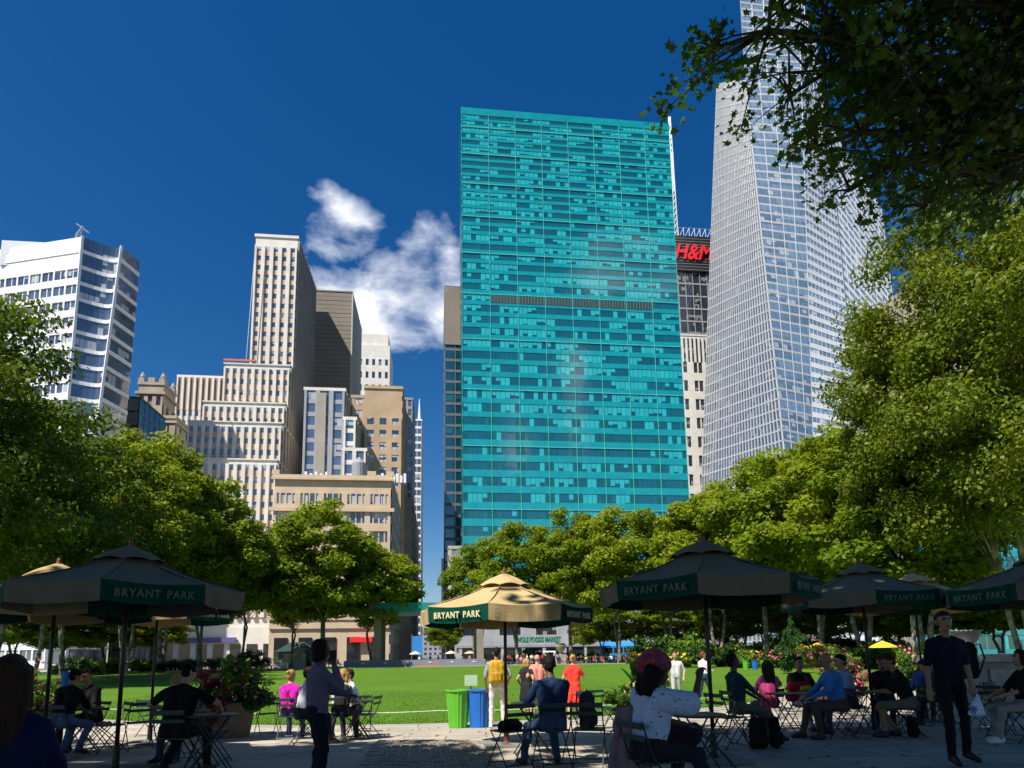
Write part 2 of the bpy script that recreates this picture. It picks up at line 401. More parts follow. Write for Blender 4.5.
    M['shoe']=mat('shoe',(.02,.018,.018),.5,var=.2); M['shoe_white']=mat('white_shoe',(.7,.7,.7),.6,var=.1)
build_mats()
def edgeY(x):   # near edge of the lawn, bowed towards the terrace
    return 16.2+min(9.5,.045*x*x)
def sheet(name,m,xs,yfun,dz,ny=24,kind='structure'):
    vs=[];n=len(xs)
    for x in xs:
        y0,y1=yfun(x)
        for k in range(ny+1):
            t=(k/ny)**2.0 if y1-y0>30 else k/ny
            y=y0+(y1-y0)*t; vs.append((x,y,gz(x,y)+dz))
    fs=[(i*(ny+1)+k,(i+1)*(ny+1)+k,(i+1)*(ny+1)+k+1,i*(ny+1)+k+1) for i in range(n-1) for k in range(ny)]
    mb=MB(); mb.add(vs,fs); o=mb.build(name,m); return tag(o,kind=kind)
xs=[-3000,-800,-300]+[x for x in range(-120,121,6)]+[300,800,3000]
def rows():
    ys=[-400,-60,-20,0,9.5]+[9.5+i*.8125 for i in range(1,9)]+[18,20,22,24,26,28]+[28+i*6.2 for i in range(1,11)]+[120,200,600,1500,4000]
    vs=[(x,y,gz(x,y)) for x in xs for y in ys]; n=len(ys)
    mb=MB(); mb.add(vs,[(i*n+k,(i+1)*n+k,(i+1)*n+k+1,i*n+k+1) for i in range(len(xs)-1) for k in range(n-1)])
    tag(mb.build('ground',M['city']),kind='structure')
rows()
xf=[-80+i*1.5 for i in range(108)]
def strip(name,m,y0f,y1f,dz,ny): 
    return sheet(name,m,xf,lambda x:(y0f(x),y1f(x)),dz,ny)
# terrace paving follows breakpoints 9.5 / 16
strip('paved_terrace',M['paving'],lambda x:-30,lambda x:9.5,.012,2)
strip('paved_terrace',M['paving'],lambda x:9.5,lambda x:min(edgeY(x)-.75,16.0),.012,8)
strip('paved_terrace',M['paving'],lambda x:min(edgeY(x)-.75,16.0),lambda x:max(edgeY(x)-.75,16.01),.012,8)
strip('lawn',M['lawn'],edgeY,lambda x:93.0,.02,60)
# gravel band beyond the lawn, avenue with kerbs
strip('gravel_path',M['gravel'],lambda x:93.35,lambda x:126,.016,3)
def kerb_line(name,yf,w,h,m=M['kerbstone']):
    mb=MB(); 
    for i in range(len(xf)-1):
        a,b=xf[i],xf[i+1]-.015
        ya,yb=yf(a),yf(xf[i+1]); za,zb=gz(a,ya),gz(b,yb)
        mb.hexa([(a,ya+w,za-.1),(b,yb+w,zb-.1),(b,yb+w,zb+h),(a,ya+w,za+h),(a,ya,za-.1),(b,yb,zb-.1),(b,yb,zb+h),(a,ya,za+h)])
    return tag(mb.build(name,m),kind='structure')
kerb_line('kerb',lambda x:edgeY(x)-.74,.30,.03)
kerb_line('kerb',lambda x:edgeY(x)-.43,.42,.045,M['stone_light'])
kerb_line('kerb',lambda x:93.02,.3,.12)
kerb_line('kerb',lambda x:130.0,.25,.12)
mb=MB(); mb.box(-300,300,130.3,146,-.09,-.075); tag(mb.build('avenue_road',M['asphalt']),kind='structure')
mb=MB()
for i in range(60):
    for yy in (134.2,138,142): mb.box(-150+i*5,-148+i*5,yy,yy+.15,-.074,-.070)
tag(mb.build('lane_markings',M['paint']),kind='structure')
mb=MB(); mb.box(-300,300,146,149.2,-.1,.06); tag(mb.build('far_pavement',M['concrete']),kind='structure')
mb=MB(); mb.box(-24.6,-10.6,149.3,900,-.085,-.07); tag(mb.build('side_street',M['asphalt']),kind='structure')
# cobblestone patch: individual setts in one paving mesh
cA,cB,cC,cD=G(352,775),G(505,775),G(470,741),G(378,741)
mb=MB(); 
def bil(u,v): a=cA.lerp(cB,u); b=cD.lerp(cC,u); return a.lerp(b,v)
nv,nu=15,11
for j in range(nv):
    for i in range(nu):
        jx=.5*(j%2)/nu*0+random.uniform(-.004,.004); u0=i/nu+.008+jx; u1=(i+1)/nu-.008+jx; v0=j/nv+.009+random.uniform(-.004,.004); v1=(j+1)/nv-.009
        z=.028+random.uniform(-.004,.006); ps=[bil(u0,v0),bil(u1,v0),bil(u1,v1),bil(u0,v1)]
        for p in ps: p.z=0
        c=sum(ps,Vector())/4; g=gz(c.x,c.y)
        bot=[p+Vector((0,0,gz(p.x,p.y)+.0)) for p in ps]; top=[c.lerp(p,.93)+Vector((0,0,gz(p.x,p.y)+z)) for p in ps]; mid=[p+Vector((0,0,gz(p.x,p.y)+z-.008)) for p in ps]
        mb.add(bot+mid+top,[(0,1,5,4),(1,2,6,5),(2,3,7,6),(3,0,4,7),(4,5,9,8),(5,6,10,9),(6,7,11,10),(7,4,8,11),(8,9,10,11)])
tag(mb.build('cobblestone_paving',M['cobble']),kind='structure')
mb=MB(); ps=[Vector((p.x,p.y,gz(p.x,p.y)+.0165)) for p in (cA,cB,cC,cD)]; mb.add(ps,[(0,1,2,3)]); tag(mb.build('cobble_bedding',M['joint']),kind='structure')
# grass blades on the nearest strip of the lawn
n=34000; x=rng.uniform(-15,16,n); e=16.22+np.minimum(9.5,.045*x*x); y=e+rng.power(.6,n)*18
zb=np.array([gz(a,b) for a,b in zip(x,y)])+.015
hgt=rng.uniform(.03,.065,n); an=rng.uniform(0,6.28,n); w=.012
tx=x+rng.normal(0,.018,n); ty=y+rng.normal(0,.018,n)
V=np.empty((n,3,3)); V[:,0]=np.stack([x-w*np.cos(an),y-w*np.sin(an),zb],1); V[:,1]=np.stack([x+w*np.cos(an),y+w*np.sin(an),zb],1); V[:,2]=np.stack([tx,ty,zb+hgt],1)
go=np_mesh('grass',V.reshape(-1,3),np.arange(n*3).reshape(-1,3),M['blade']); tag(go,'short green grass growing on the near edge of the lawn','grass',kind='stuff')
n=420; x=rng.uniform(-14,14,n); y=rng.uniform(5.5,15.5,n); zb=np.array([gz(a,b) for a,b in zip(x,y)])+.02; an=rng.uniform(0,6.28,n); V=np.empty((n,4,3)); 
for k in range(4):
    r=(.045,.028,.05,.028)[k]; V[:,k]=np.stack([x+r*np.cos(an+k*1.571),y+r*np.sin(an+k*1.571),zb+(.012 if k%2 else 0)],1)
fl=np_mesh('fallen_leaves',V.reshape(-1,3),np.arange(n*4).reshape(-1,4),mat('dry_leaf',(.22,.13,.04),.8,var=.4,scale=1)); tag(fl,'dry leaves scattered over the terrace paving','leaves',kind='stuff')
# sky and sun
SUNEL=math.radians(54); sdir=Vector((.73,.68,0)).normalized()
sun=bpy.data.lights.new('sun','SUN'); sun.energy=5.0; sun.angle=math.radians(.5); sun.color=(1,.94,.84)
so=bpy.data.objects.new('sun',sun); COL.objects.link(so)
ld=Vector((sdir.x*math.cos(SUNEL),sdir.y*math.cos(SUNEL),-math.sin(SUNEL)))
so.rotation_euler=ld.to_track_quat('-Z','Y').to_euler(); so.location=(0,0,60)
w=bpy.data.worlds.new('World'); scene.world=w; w.use_nodes=True; t=w.node_tree; bg=t.nodes['Background']
class WN(NT):
    def __init__(s): s.t=t
W_=WN()
sky=t.nodes.new('ShaderNodeTexSky'); sky.sky_type='NISHITA'; sky.sun_disc=False; sky.sun_elevation=SUNEL
sky.sun_rotation=math.atan2(-sdir.x,-sdir.y)
sky.air_density=1.1; sky.dust_density=.4; sky.ozone_density=4.5; sky.altitude=50
hs=t.nodes.new('ShaderNodeHueSaturation'); hs.inputs['Saturation'].default_value=1.36; hs.inputs['Hue'].default_value=.5065; hs.inputs['Value'].default_value=1.08
t.links.new(sky.outputs[0],hs.inputs['Color'])
tc=t.nodes.new('ShaderNodeTexCoord'); W_._tc=tc; vec=tc.outputs['Generated']
cx=W_.n('ShaderNodeMapping',inp={'Scale':(1,1,1.7)}); t.links.new(vec,cx.inputs[0])
def mask(d,wx,wz,amp=1):
    """soft elliptical area around a sky direction"""
    d=d.normalized(); r=d.cross(Vector((0,0,1))).normalized(); u=r.cross(d)
    def dot(v):
        nd=W_.n('ShaderNodeVectorMath',operation='DOT_PRODUCT'); t.links.new(vec,nd.inputs[0]); nd.inputs[1].default_value=v; return nd.outputs['Value']
    a=W_.math('DIVIDE',dot(r),wx); b=W_.math('DIVIDE',dot(u),wz); f=W_.math('GREATER_THAN',dot(d),0.)
    q=W_.math('SQRT',W_.math('ADD',W_.math('MULTIPLY',a,a),W_.math('MULTIPLY',b,b)))
    return W_.math('MULTIPLY',W_.math('MULTIPLY',W_.math('MAXIMUM',W_.math('SUBTRACT',1,q),0.),amp),f)
refl=lambda v:Vector((v.x,-v.y,v.z))
ms=[mask(ray(385,262),.10,.06,1.2),mask(ray(408,310),.19,.085,2.2),mask(ray(340,232),.10,.065,1.8),mask(ray(428,262),.10,.07,1.6),mask(ray(350,285),.09,.05,1.4),mask(ray(54,230),.04,.016,.9),
    mask(refl(ray(612,262)),.11,.05,2.8),mask(refl(ray(655,282)),.09,.04,1.8),mask(refl(ray(518,440)),.035,.10,1.5),mask(refl(ray(575,400)),.03,.13,1.3),  # unseen sky: cloud puffs mirrored for the tower, tall streaks added as building reflections
    mask(Vector((-.9,-.2,.35)),.5,.15,1.2),mask(Vector((-.5,-.9,.4)),.3,.12,1.2),mask(Vector((-.9,.2,.25)),.2,.1,1.)]
tot=ms[0]
for m_ in ms[1:]: tot=W_.math('MAXIMUM',tot,m_)
wp=W_.n('ShaderNodeTexNoise',inp={'Scale':7.,'Detail':4.}); t.links.new(cx.outputs[0],wp.inputs[0])
wa=W_.n('ShaderNodeVectorMath',operation='MULTIPLY_ADD'); t.links.new(wp.outputs[1],wa.inputs[0]); wa.inputs[1].default_value=(.09,.09,.09); t.links.new(cx.outputs[0],wa.inputs[2])
n1=W_.noise(8.5,9,wa.outputs[0],.56); n2=W_.noise(22,8,cx.outputs[0],.6)
den=W_.math('SUBTRACT',W_.math('ADD',W_.math('MULTIPLY',n1,2.6),W_.math('MULTIPLY',W_.math('MINIMUM',tot,1.),.85)),1.75)
den=W_.math('MULTIPLY',den,W_.math('MINIMUM',W_.math('MULTIPLY',tot,6),1.))
cov=W_.ramp(den,[(.0,0.),(.28,.42),(.75,1.)])
shade=W_.ramp(W_.math('ADD',den,W_.math('MULTIPLY',W_.math('SUBTRACT',n2,.5),.5)),[(0.,(6.5,7.6,10.)),(.35,(9.5,10.2,11.8)),(.7,(14,14,14))])
c=W_.mix(cov,hs.outputs[0],shade)
t.links.new(c,bg.inputs[0]); bg.inputs[1].default_value=.062
scene.view_settings.view_transform='Standard'; scene.view_settings.look='None'; scene.view_settings.exposure=.58; scene.view_settings.gamma=1
# camera
cam=bpy.data.cameras.new('camera'); cam.sensor_width=36; cam.lens=36*F_PX/1024; cam.shift_x=0; cam.shift_y=(PPY-384)/1024
cam.clip_end=6000; cam.clip_start=.05
co=bpy.data.objects.new('camera',cam); COL.objects.link(co)
F=ray(PPX,PPY); Rv=ray(PPX+F_PX,PPY)-F; U=ray(PPX,PPY-F_PX)-F
mt=Matrix((Rv.normalized(),U.normalized(),-F.normalized())).transposed().to_4x4(); mt.translation=Vector((0,0,CAM_H)); co.matrix_world=mt
scene.camera=co
class Bld:
    def __init__(s,name,label,Y,pxl,pxr,pyt,group=None,cat='building'):
        s.Y=Y; s.X0=at(pxl,pyt,Y).x; s.X1=at(pxr,pyt,Y).x; s.Z=at((pxl+pxr)/2,pyt,Y).z
        s.o=thing(name,label,cat,(s.X0,Y,0),0,group); s.wall=MB(); s.wins=[]; s.roof=MB()
    def L(s,px,py,Y=None):   # local coordinates of a pixel at depth Y
        p=at(px,py,Y or s.Y); return p-s.o.location
    def tier(s,x0,x1,y0,y1,z0,z1,front=None,left=None,right=None,roof=True,core_mi=0,parapet=.9):
        s.wall.mi=core_mi; s.wall.box(x0,x1,y0,y1,z0,z1)
        for st,bl,br in ((front,(x0,y0),(x1,y0)),(right,(x1,y0),(x1,y1)),(left,(x0,y1),(x0,y0))):
            if not st: continue
            st=dict(st); fh=st.pop('fh'); bw=st.pop('bw'); base=st.pop('base',0); top=st.pop('top',0)
            W=math.hypot(br[0]-bl[0],br[1]-bl[1]); za=z0+base; zb=z1-top
            f=Facade((bl[0],bl[1],za),(br[0],br[1],za),(br[0],br[1],zb),(bl[0],bl[1],zb))
            f.grid(s.wall,s.wins,max(1,round(W/bw)),max(1,round((zb-za)/fh)),**st)
        if roof:
            s.wall.mi=core_mi; p=.35; e=.32
            for a in ((x0-e,x1+e,y0-e,y0+p),(x0-e,x1+e,y1-p,y1+e),(x0-e,x0+p,y0+p+.01,y1-p-.01),(x1-p,x1+e,y0+p+.01,y1-p-.01)):
                s.wall.box(*a,z1+.01,z1+parapet)
            s.roof.box(x0+p+.02,x1-p-.02,y0+p+.02,y1-p-.02,z1+.01,z1+.3)
    def done(s,mats,winmat,zmin=20,winname='window'):
        s.wall.build('wall',mats,s.o)
        if s.roof.v: s.roof.build('roof',M['roofing'],s.o)
        put_windows(s.o,s.wins,winmat,zmin,winname)
        return s.o
def backY(X,px,py): return X/rt(px,py)[0]
# ---------- teal glass slab tower
b=Bld('glass_tower','tall teal glass slab tower with a dark louvre band in mid skyline',165,461.5,668,117)
W=b.X1-b.X0; H=b.Z; D=14; TH0,TA=5.4,.022      # storeys grow lower towards the top
lv=[0.]
while lv[-1]<H-3.2: lv.append(TH0/TA*(1-math.exp(-TA*len(lv))))
nf=len(lv)-1; ZL=lv[-1]
b.wall.mi=1; b.wall.box(0,W,0,D,0,H)
f=Facade((0,0,0),(W,0,0),(W,0,ZL),(0,0,ZL))
zl=b.L(560,300).z; jl=max(j for j in range(nf) if lv[j]<zl); zlow=b.L(560,432).z
nb=8; lou=MB(); lines=MB()
for j in range(nf):
    h=(lv[j+1]-lv[j])/ZL; v0=lv[j]/ZL; lo=lv[j]<zlow; sp=.44 if lo else .38
    for i in range(nb):
        u0=i/nb;u1=(i+1)/nb
        b.wall.mi=0; f.slab(b.wall,u0,u1,v0,v0+sp*h,0,.16)
        if j==jl and 1<=i<=6:
            f.slab(lou,u0,u1,v0+sp*.6*h,v0+.99*h,.0,.22)
            for k in range(9): f.slab(b.wall,u0+(k+.42)/9/nb,u0+(k+.58)/9/nb,v0+sp*.6*h,v0+.99*h,.22,.3)
            continue
        m=.02 if not lo else .15
        if lo: b.wall.mi=1; f.slab(b.wall,u0,u0+m/nb,v0+sp*h,v0+h,0,.10); f.slab(b.wall,u1-m/nb,u1,v0+sp*h,v0+h,0,.10)
        w=MB(); f.panel(w,u0+m/nb,u1-m/nb,v0+sp*h,v0+h,.05); b.wins.append((f.P((u0+u1)/2,v0),w))
for i in range(nb+1): f.slab(lines,max(0,i/nb-.0010),min(1,i/nb+.0010),0,1,0.1,.30)
for j in range(0,nf+1,4): z=lv[j]/ZL; f.slab(lines,0,1,max(0,z-.0006),min(1,z+.0006),.16,.27)
lines.build('mullion',M['teal_line'],b.o); lou.build('louvre_band',M['louvre'],b.o)
b.wall.mi=0
for xa,xb,ya,yb in ((-.2,W+.2,-.2,.3),(-.2,W+.2,D-.3,D+.2),(-.2,.3,.31,D-.31),(W-.3,W+.2,.31,D-.31)): b.wall.box(xa,xb,ya,yb,ZL,H+.4)
for sd,bl,br in ((1,(W,0),(W,D)),(0,(0,D),(0,0))):
    g=Facade((bl[0],bl[1],0),(br[0],br[1],0),(br[0],br[1],ZL),(bl[0],bl[1],ZL))
    for j in range(nf): b.wall.mi=0; g.slab(b.wall,0,1,lv[j]/ZL,(lv[j]*.5+lv[j+1]*.5)/ZL,0,.15)
rm=MB()
for i in range(9): rm.box(8+i*1.6,9+i*1.6,3,6,H+.1,H+1.6+.6*(i%3))
rm.build('rooftop_equipment',M['black_panel'],b.o)
b.done([M['teal'],M['teal_dark']],M['teal_glass'],20); TEAL=b
# ---------- podium with shops in front of the tower foot
b=Bld('shop_podium','low white and grey shop building with green lettering at the foot of the teal tower',158,455,735,602)
W=b.X1-b.X0
b.tier(0,W,0,6.5,0,b.Z,front=dict(fh=6.2,bw=9.5,pier=.42,span=.45,d=.4,base=3.9))
b.wall.mi=1; b.wall.box(-.1,W+.1,-.6,-.41,3.3,3.9)
for i in range(14): 
    x=2+i*W/14
    b.wall.mi=0; b.wall.box(x-1.1,x-.3,-.45,0,0,3.3)
sf=MB(); 
for i in range(13):
    x=2+i*W/14; sf.box(x-.2,x+W/14-1.3,-.2,-.05,.3,3.1)
sf.build('shopfront',M['shop_glass'],b.o)
def text_mesh(name,body,size,m,parent,loc,rot=(R_(90),0,0),ext=.02,align='CENTER',bold=0,sx=1,shear=0,space=1):
    c=bpy.data.curves.new(name,'FONT'); c.body=body; c.size=size; c.extrude=ext; c.align_x=align; c.align_y='CENTER'; c.offset=bold; c.shear=shear; c.space_character=space
    c.resolution_u=3
    t=bpy.data.objects.new(name,c); COL.objects.link(t); bpy.context.view_layer.update()
    me=bpy.data.meshes.new_from_object(t.evaluated_get(bpy.context.evaluated_depsgraph_get())); bpy.data.objects.remove(t)
    me.materials.clear(); me.materials.append(m)
    o=bpy.data.objects.new(name,me); COL.objects.link(o); o.parent=parent; o.location=loc; o.rotation_euler=rot; o.scale=(sx,1,1)
    return o
text_mesh('lettering','WHOLE FOODS MARKET',1.75,M['sign_green'],b.o,(b.L(537,646).x,-.50,5.1),bold=.05,sx=.60)
aw=MB(); x=b.L(600,650).x; aw.hexa([(x,-.6,2.6),(x+9,-.6,2.6),(x+9,-.6,4.4),(x,-.6,4.4),(x,-3,2.4),(x+9,-3,2.4),(x+9,-2.9,2.7),(x,-2.9,2.7)])
aw.build('awning',M['awning_blue'],b.o)
b.done([M['podium_stone'],M['grey_panel']],M['dark_glass'],0)
# ---------- stepped white and salmon striped tower
b=Bld('stepped_tower','white stepped tower with pale vertical piers and salmon stripes, left of the street gap',190,256,298,238)
W=b.X1-b.X0; H=b.Z; yb=backY(b.X1,315,292)-190
st=dict(fh=3.3,bw=2.0,pier=.44,span=.52,d=.22,pd=.75,pier_mi=0,wall_mi=1)
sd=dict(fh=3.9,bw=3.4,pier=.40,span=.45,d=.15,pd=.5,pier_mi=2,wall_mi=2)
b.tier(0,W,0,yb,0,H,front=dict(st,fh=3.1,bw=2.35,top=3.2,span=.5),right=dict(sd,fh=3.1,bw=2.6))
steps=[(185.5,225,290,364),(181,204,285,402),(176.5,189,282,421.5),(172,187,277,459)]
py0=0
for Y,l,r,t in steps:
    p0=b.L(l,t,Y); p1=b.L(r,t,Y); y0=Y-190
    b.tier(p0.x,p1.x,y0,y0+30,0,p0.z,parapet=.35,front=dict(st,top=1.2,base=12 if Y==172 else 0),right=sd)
# red coping seen on the upper set-back
cp=MB(); p0=b.L(225,364,185.5);p1=b.L(256,364,185.5); cp.box(p0.x-.4,p1.x,-4.9,-4.5,p0.z+.91,p0.z+1.5); cp.build('coping',M['redstrip'],b.o)
# ground floor shop canopies
p0=b.L(160,627,172);p1=b.L(277,627,172)
sh=MB(); sh.box(p0.x,p1.x,-18.4,-18.01,0,9.5); sh.build('shopfront_wall',M['white_stone'],b.o)
sh=MB()
for i in range(7):
    x=p0.x+1+i*(p1.x-p0.x)/7; sh.box(x,x+(p1.x-p0.x)/7-1.5,-18.6,-18.45,.4,5.2)
sh.build('shopfront',M['shop_glass'],b.o)
sh=MB(); sh.box(p0.x,p0.x+19,-19.4,-18.65,5.6,6.9); sh.build('awning',M['awning_purple'],b.o)
mast=MB(); a=b.L(246,362,187); c=b.L(253,258,187); mast.tube([a+Vector((0,0,0)),a+Vector((1.2,0,38))],.12,5); mast.build('mast',M['steel'],b.o)
b.done([M['white_stone'],M['salmon'],M['dark_shade_stone']],M['blue_glass'],40)
# ---------- ribbed concrete slab behind
b=Bld('slab_tower','plain brown-grey windowless slab tower directly behind the white stepped tower',222,312,352,292)
W=b.X1-b.X0; H=b.Z; yb=26
b.tier(0,W,0,yb,0,H,parapet=.5)
f=Facade((0,0,0),(W,0,0),(W,0,H),(0,0,H))
b.wall.mi=0
for j in range(int(H/1.6)): f.slab(b.wall,0,1,j*1.6/H,(j*1.6+1.45)/H,0,.14 if j%3 else .22)
b.wall.mi=1; b.wall.box(W+.02,W+.5,-.2,yb,0,H)  # pale edge strip: sunlight on the corner put in as lighter stone
b.done([M['slab'],M['pale_stone']],M['dark_glass'])
# ---------- far striped office block (left)
b=Bld('striped_office','low distant office block with brown and white vertical fins, left of the stepped tower',240,178,226,378)
b.tier(0,b.X1-b.X0,0,40,0,b.Z,front=dict(fh=3.9,bw=2.2,pier=.38,span=.45,d=.2,pd=.8,wall_mi=0,top=13))
f=Facade((0,0,b.Z-13),(b.X1-b.X0,0,b.Z-13),(b.X1-b.X0,0,b.Z),(0,0,b.Z)); n=round((b.X1-b.X0)/2.2); b.wall.mi=0
for i in range(n+1): f.slab(b.wall,max(0,(i-.2)/n),min(1,(i+.2)/n),0,1,0,.9)
b.wall.mi=1; f.slab(b.wall,0,1,0,1,0,.3)
b.done([M['white_stone'],M['brown_fin']],M['dark_glass'],40)
# ---------- striped building right of the stepped tower (G)
b=Bld('striped_building','striped white building with blue-grey window columns and two set-backs below the slab tower',178,305,345,391)
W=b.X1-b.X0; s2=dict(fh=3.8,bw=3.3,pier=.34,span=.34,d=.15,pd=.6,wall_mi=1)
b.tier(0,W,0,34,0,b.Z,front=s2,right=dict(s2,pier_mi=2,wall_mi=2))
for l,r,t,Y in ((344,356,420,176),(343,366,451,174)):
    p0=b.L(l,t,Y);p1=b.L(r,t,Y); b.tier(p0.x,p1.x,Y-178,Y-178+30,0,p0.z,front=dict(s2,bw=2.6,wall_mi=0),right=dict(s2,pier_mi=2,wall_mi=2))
dk=MB(); p0=b.L(318,391); p1=b.L(327,391); dk.box(p0.x,p1.x,-1.0,0.2,0,b.Z-1); dk.build('dark_shaft',M['dark_shade_stone'],b.o)
b.done([M['white_stone'],M['grey_panel'],M['dark_shade_stone']],M['blue_glass'],40)
# water tank on neighbour roof
# ---------- brown brick tower (H)
b=Bld('brick_tower','brown brick tower with small square windows right of the slab tower',184,365,402,389)
W=b.X1-b.X0; s3=dict(fh=3.7,bw=3.1,pier=.45,span=.45,d=.18)
b.tier(0,W,0,25,0,b.Z,front=dict(s3,top=9),right=dict(s3))
p0=b.L(352,398,186); b.tier(p0.x,-.05,2,26,0,p0.z,front=dict(s3,fh=3.7,bw=4),core_mi=1)
b.done([M['brown'],M['oldstone']],M['blind_glass'],40)
# ---------- white distant tower (I)
b=Bld('white_tower','slim white tower with rounded top and dark square windows, seen beside the cloud',330,358,390,345)
W=b.X1-b.X0
b.tier(0,W,0,22,0,b.Z,front=dict(fh=7.2,bw=W/4.6,pier=.55,span=.5,d=.4,top=8),roof=False)
zt=b.L(374,333).z; cr=MB(); cr.box(1,W-1,1,21,b.Z,zt)
z2=b.L(374,326).z; cr.hexa([(1,20,zt+.02),(W-1,20,zt+.02),(W-7,18,z2),(6,18,z2),(1,1.5,zt+.02),(W-1,1.5,zt+.02),(W-7,4,z2),(6,4,z2)])
cr.build('crown_top',M['white_stone'],b.o)
b.done([M['white_stone']],M['dark_glass'],60)
# ---------- thin far glass towers by the gap (J)
b=Bld('thin_tower','thin grey glass tower just left of the street gap, lower one without spire',250,402,412.5,400)
b.tier(0,b.X1-b.X0,0,25,0,b.Z,front=dict(fh=3.8,bw=2.6,pier=.35,span=.3,d=.2),right=dict(fh=3.8,bw=3,pier=.3,span=.3,d=.2))
b.done([M['grey_panel']],M['blue_glass'],30)
b=Bld('spired_tower','thin blue glass tower with a spire at the left edge of the street gap',300,413,421.5,421)
b.tier(0,b.X1-b.X0,0,30,0,b.Z,front=dict(fh=3.8,bw=2.6,pier=.1,span=.3,d=.15),right=dict(fh=3.8,bw=3,pier=.1,span=.3,d=.15))
s=MB(); zt=b.L(419,398).z; s.tube([(3,1,b.Z),(3,1,zt)],[.9,.15],5); s.build('spire',M['white_panel'],b.o)
b.done([M['white_panel']],M['blue_glass'],30)
# ---------- beige corner building on the avenue (K)
b=Bld('beige_office','beige stone corner building with broad window groups and cornice behind the park trees',150,275,391,479)
W=b.X1-b.X0; yb=backY(b.X1,402,500)-150; H=b.Z
s4=dict(fh=4.35,bw=W/5,pier=.24,span=.42,d=.45,minor=4,md=.25)
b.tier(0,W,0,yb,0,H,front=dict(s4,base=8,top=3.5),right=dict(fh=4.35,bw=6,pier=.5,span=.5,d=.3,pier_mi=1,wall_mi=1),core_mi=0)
b.wall.mi=0; z=b.L(330,512).z; b.wall.box(-.9,W+.9,-.95,-.48,z,z+.9); b.wall.box(-.7,W+.7,-.8,-.36,H-.4,H+.1)
z=b.L(330,620).z; b.wall.box(-.6,W+.6,-.75,-.48,z,z+.5)
for i in (0,4.15,5): b.wall.box(i*(W/5)-1.0+.35*(i==0),i*(W/5)+1.0-.35*(i==5),-.3,.6,H+.93,H+2.0)
sh=MB()
for i in range(5): sh.box(i*W/5+1.2,(i+1)*W/5-1.2,-.3,-.05,.3,6)
sh.build('shopfront',M['shop_glass'],b.o)
sh=MB(); sh.box(18,23,-1.4,-.5,4.8,5.9); sh.build('awning',M['sign_red'],b.o)
rt_=MB()
rt_.lathe([(1.7,H+2.5),(1.8,H+6.2),(.1,H+8)],14,(W*.68,8,0)); 
for k in range(4): rt_.tube([(W*.68+1.2*math.cos(k*1.57+.7),8+1.2*math.sin(k*1.57+.7),H+.3),(W*.68+1.2*math.cos(k*1.57+.7),8+1.2*math.sin(k*1.57+.7),H+2.6)],.12,5)
rt_.build('water_tank',M['grey_panel'],b.o)
rq=MB()
for i in range(10): rq.box(W*.8+i*.9,W*.8+.6+i*.9,3,4.5,H+.2,H+2+.5*(i%2))
for i in range(5): rq.box(6+i*1.2,6.5+i*1.2,3,4,H+.2,H+2.6-.4*(i%2))
rq.build('rooftop_vent',M['white_panel'],b.o)
b.done([M['beige'],M['dark_shade_stone']],M['blind_glass'],10)
# ---------- dark block filling the shaded left side of the street
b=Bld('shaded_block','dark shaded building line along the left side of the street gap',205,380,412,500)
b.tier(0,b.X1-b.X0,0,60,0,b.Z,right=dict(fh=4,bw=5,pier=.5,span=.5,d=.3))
b.done([M['dark_shade_stone']],M['dark_glass'],10)
# ---------- right side of the gap (M)
b=Bld('sliver_tower','slim dark glass tower edge rising immediately left of the teal tower',215,445,475,288)
s5=dict(fh=4,bw=3.6,pier=.08,span=.24,d=.15)
b.tier(0,b.X1-b.X0,0,45,0,b.Z,front=s5,left=s5,parapet=.5)
b.wall.mi=1; b.wall.box(-.35,9,-.5,-.25,b.Z-22,b.Z)
b.done([M['blue_grey_panel'],M['slab']],M['green_glass'],20)
b=Bld('old_walkup','small tan old building with narrow windows at the foot of the street gap',185,449,470,549)
b.tier(0,b.X1-b.X0,0,20,0,b.Z,front=dict(fh=3.6,bw=2.6,pier=.5,span=.5,d=.2),left=dict(fh=3.6,bw=3,pier=.5,span=.5,d=.2))
b.done([M['pale_stone'],M['brown']],M['dark_glass'],10)
b=Bld('far_block','pale distant building stepping down the street on the right of the gap',330,442,470,560)
b.tier(0,b.X1-b.X0,0,60,0,b.Z,front=dict(fh=3.6,bw=3,pier=.5,span=.5,d=.2),left=dict(fh=3.6,bw=3,pier=.5,span=.5,d=.2))
b.done([M['white_stone']],M['dark_glass'],10)
b=Bld('end_building','hazy low building closing the far end of the street',700,418,448,628)
b.tier(0,b.X1-b.X0,0,30,0,b.Z,front=dict(fh=5,bw=5,pier=.5,span=.5,d=.3))
b.done([M['grey_panel']],M['dark_glass'],0)
# ---------- sign building, mast and pale stone tower behind teal tower (N)
b=Bld('sign_building','tower with black sign box and red letters between the teal and the pale faceted tower',350,668,712,237)
W=b.X1-b.X0; H=b.Z; z1=b.L(690,272).z; z2=b.L(690,336).z
b.tier(0,W,0,30,0,z2,front=dict(fh=12,bw=8.8,pier=.42,span=.42,d=.6,minor=2,md=.45,mi_minor=0,top=17))
f=Facade((0,0,z2-17),(W,0,z2-17),(W,0,z2-1.5),(0,0,z2-1.5)); b.wall.mi=0
nn=round(W/2.7)
for i in range(nn+1): f.slab(b.wall,max(0,(i-.22)/nn),min(1,(i+.22)/nn),0,1,0,.6)
dg=MB(); f.panel(dg,0,1,0,1,.05); b.wins.append((f.P(.5,.5),dg))
g2=MB(); b.wall.mi=1; b.wall.box(.4,W-.3,.4,29,z2+.9,z1)
f=Facade((.4,.4,z2+1),(W-.3,.4,z2+1),(W-.3,.4,z1),(.4,.4,z1))
f.grid(b.wall,b.wins,6,5,.08,.12,d=.3,wall_mi=1)
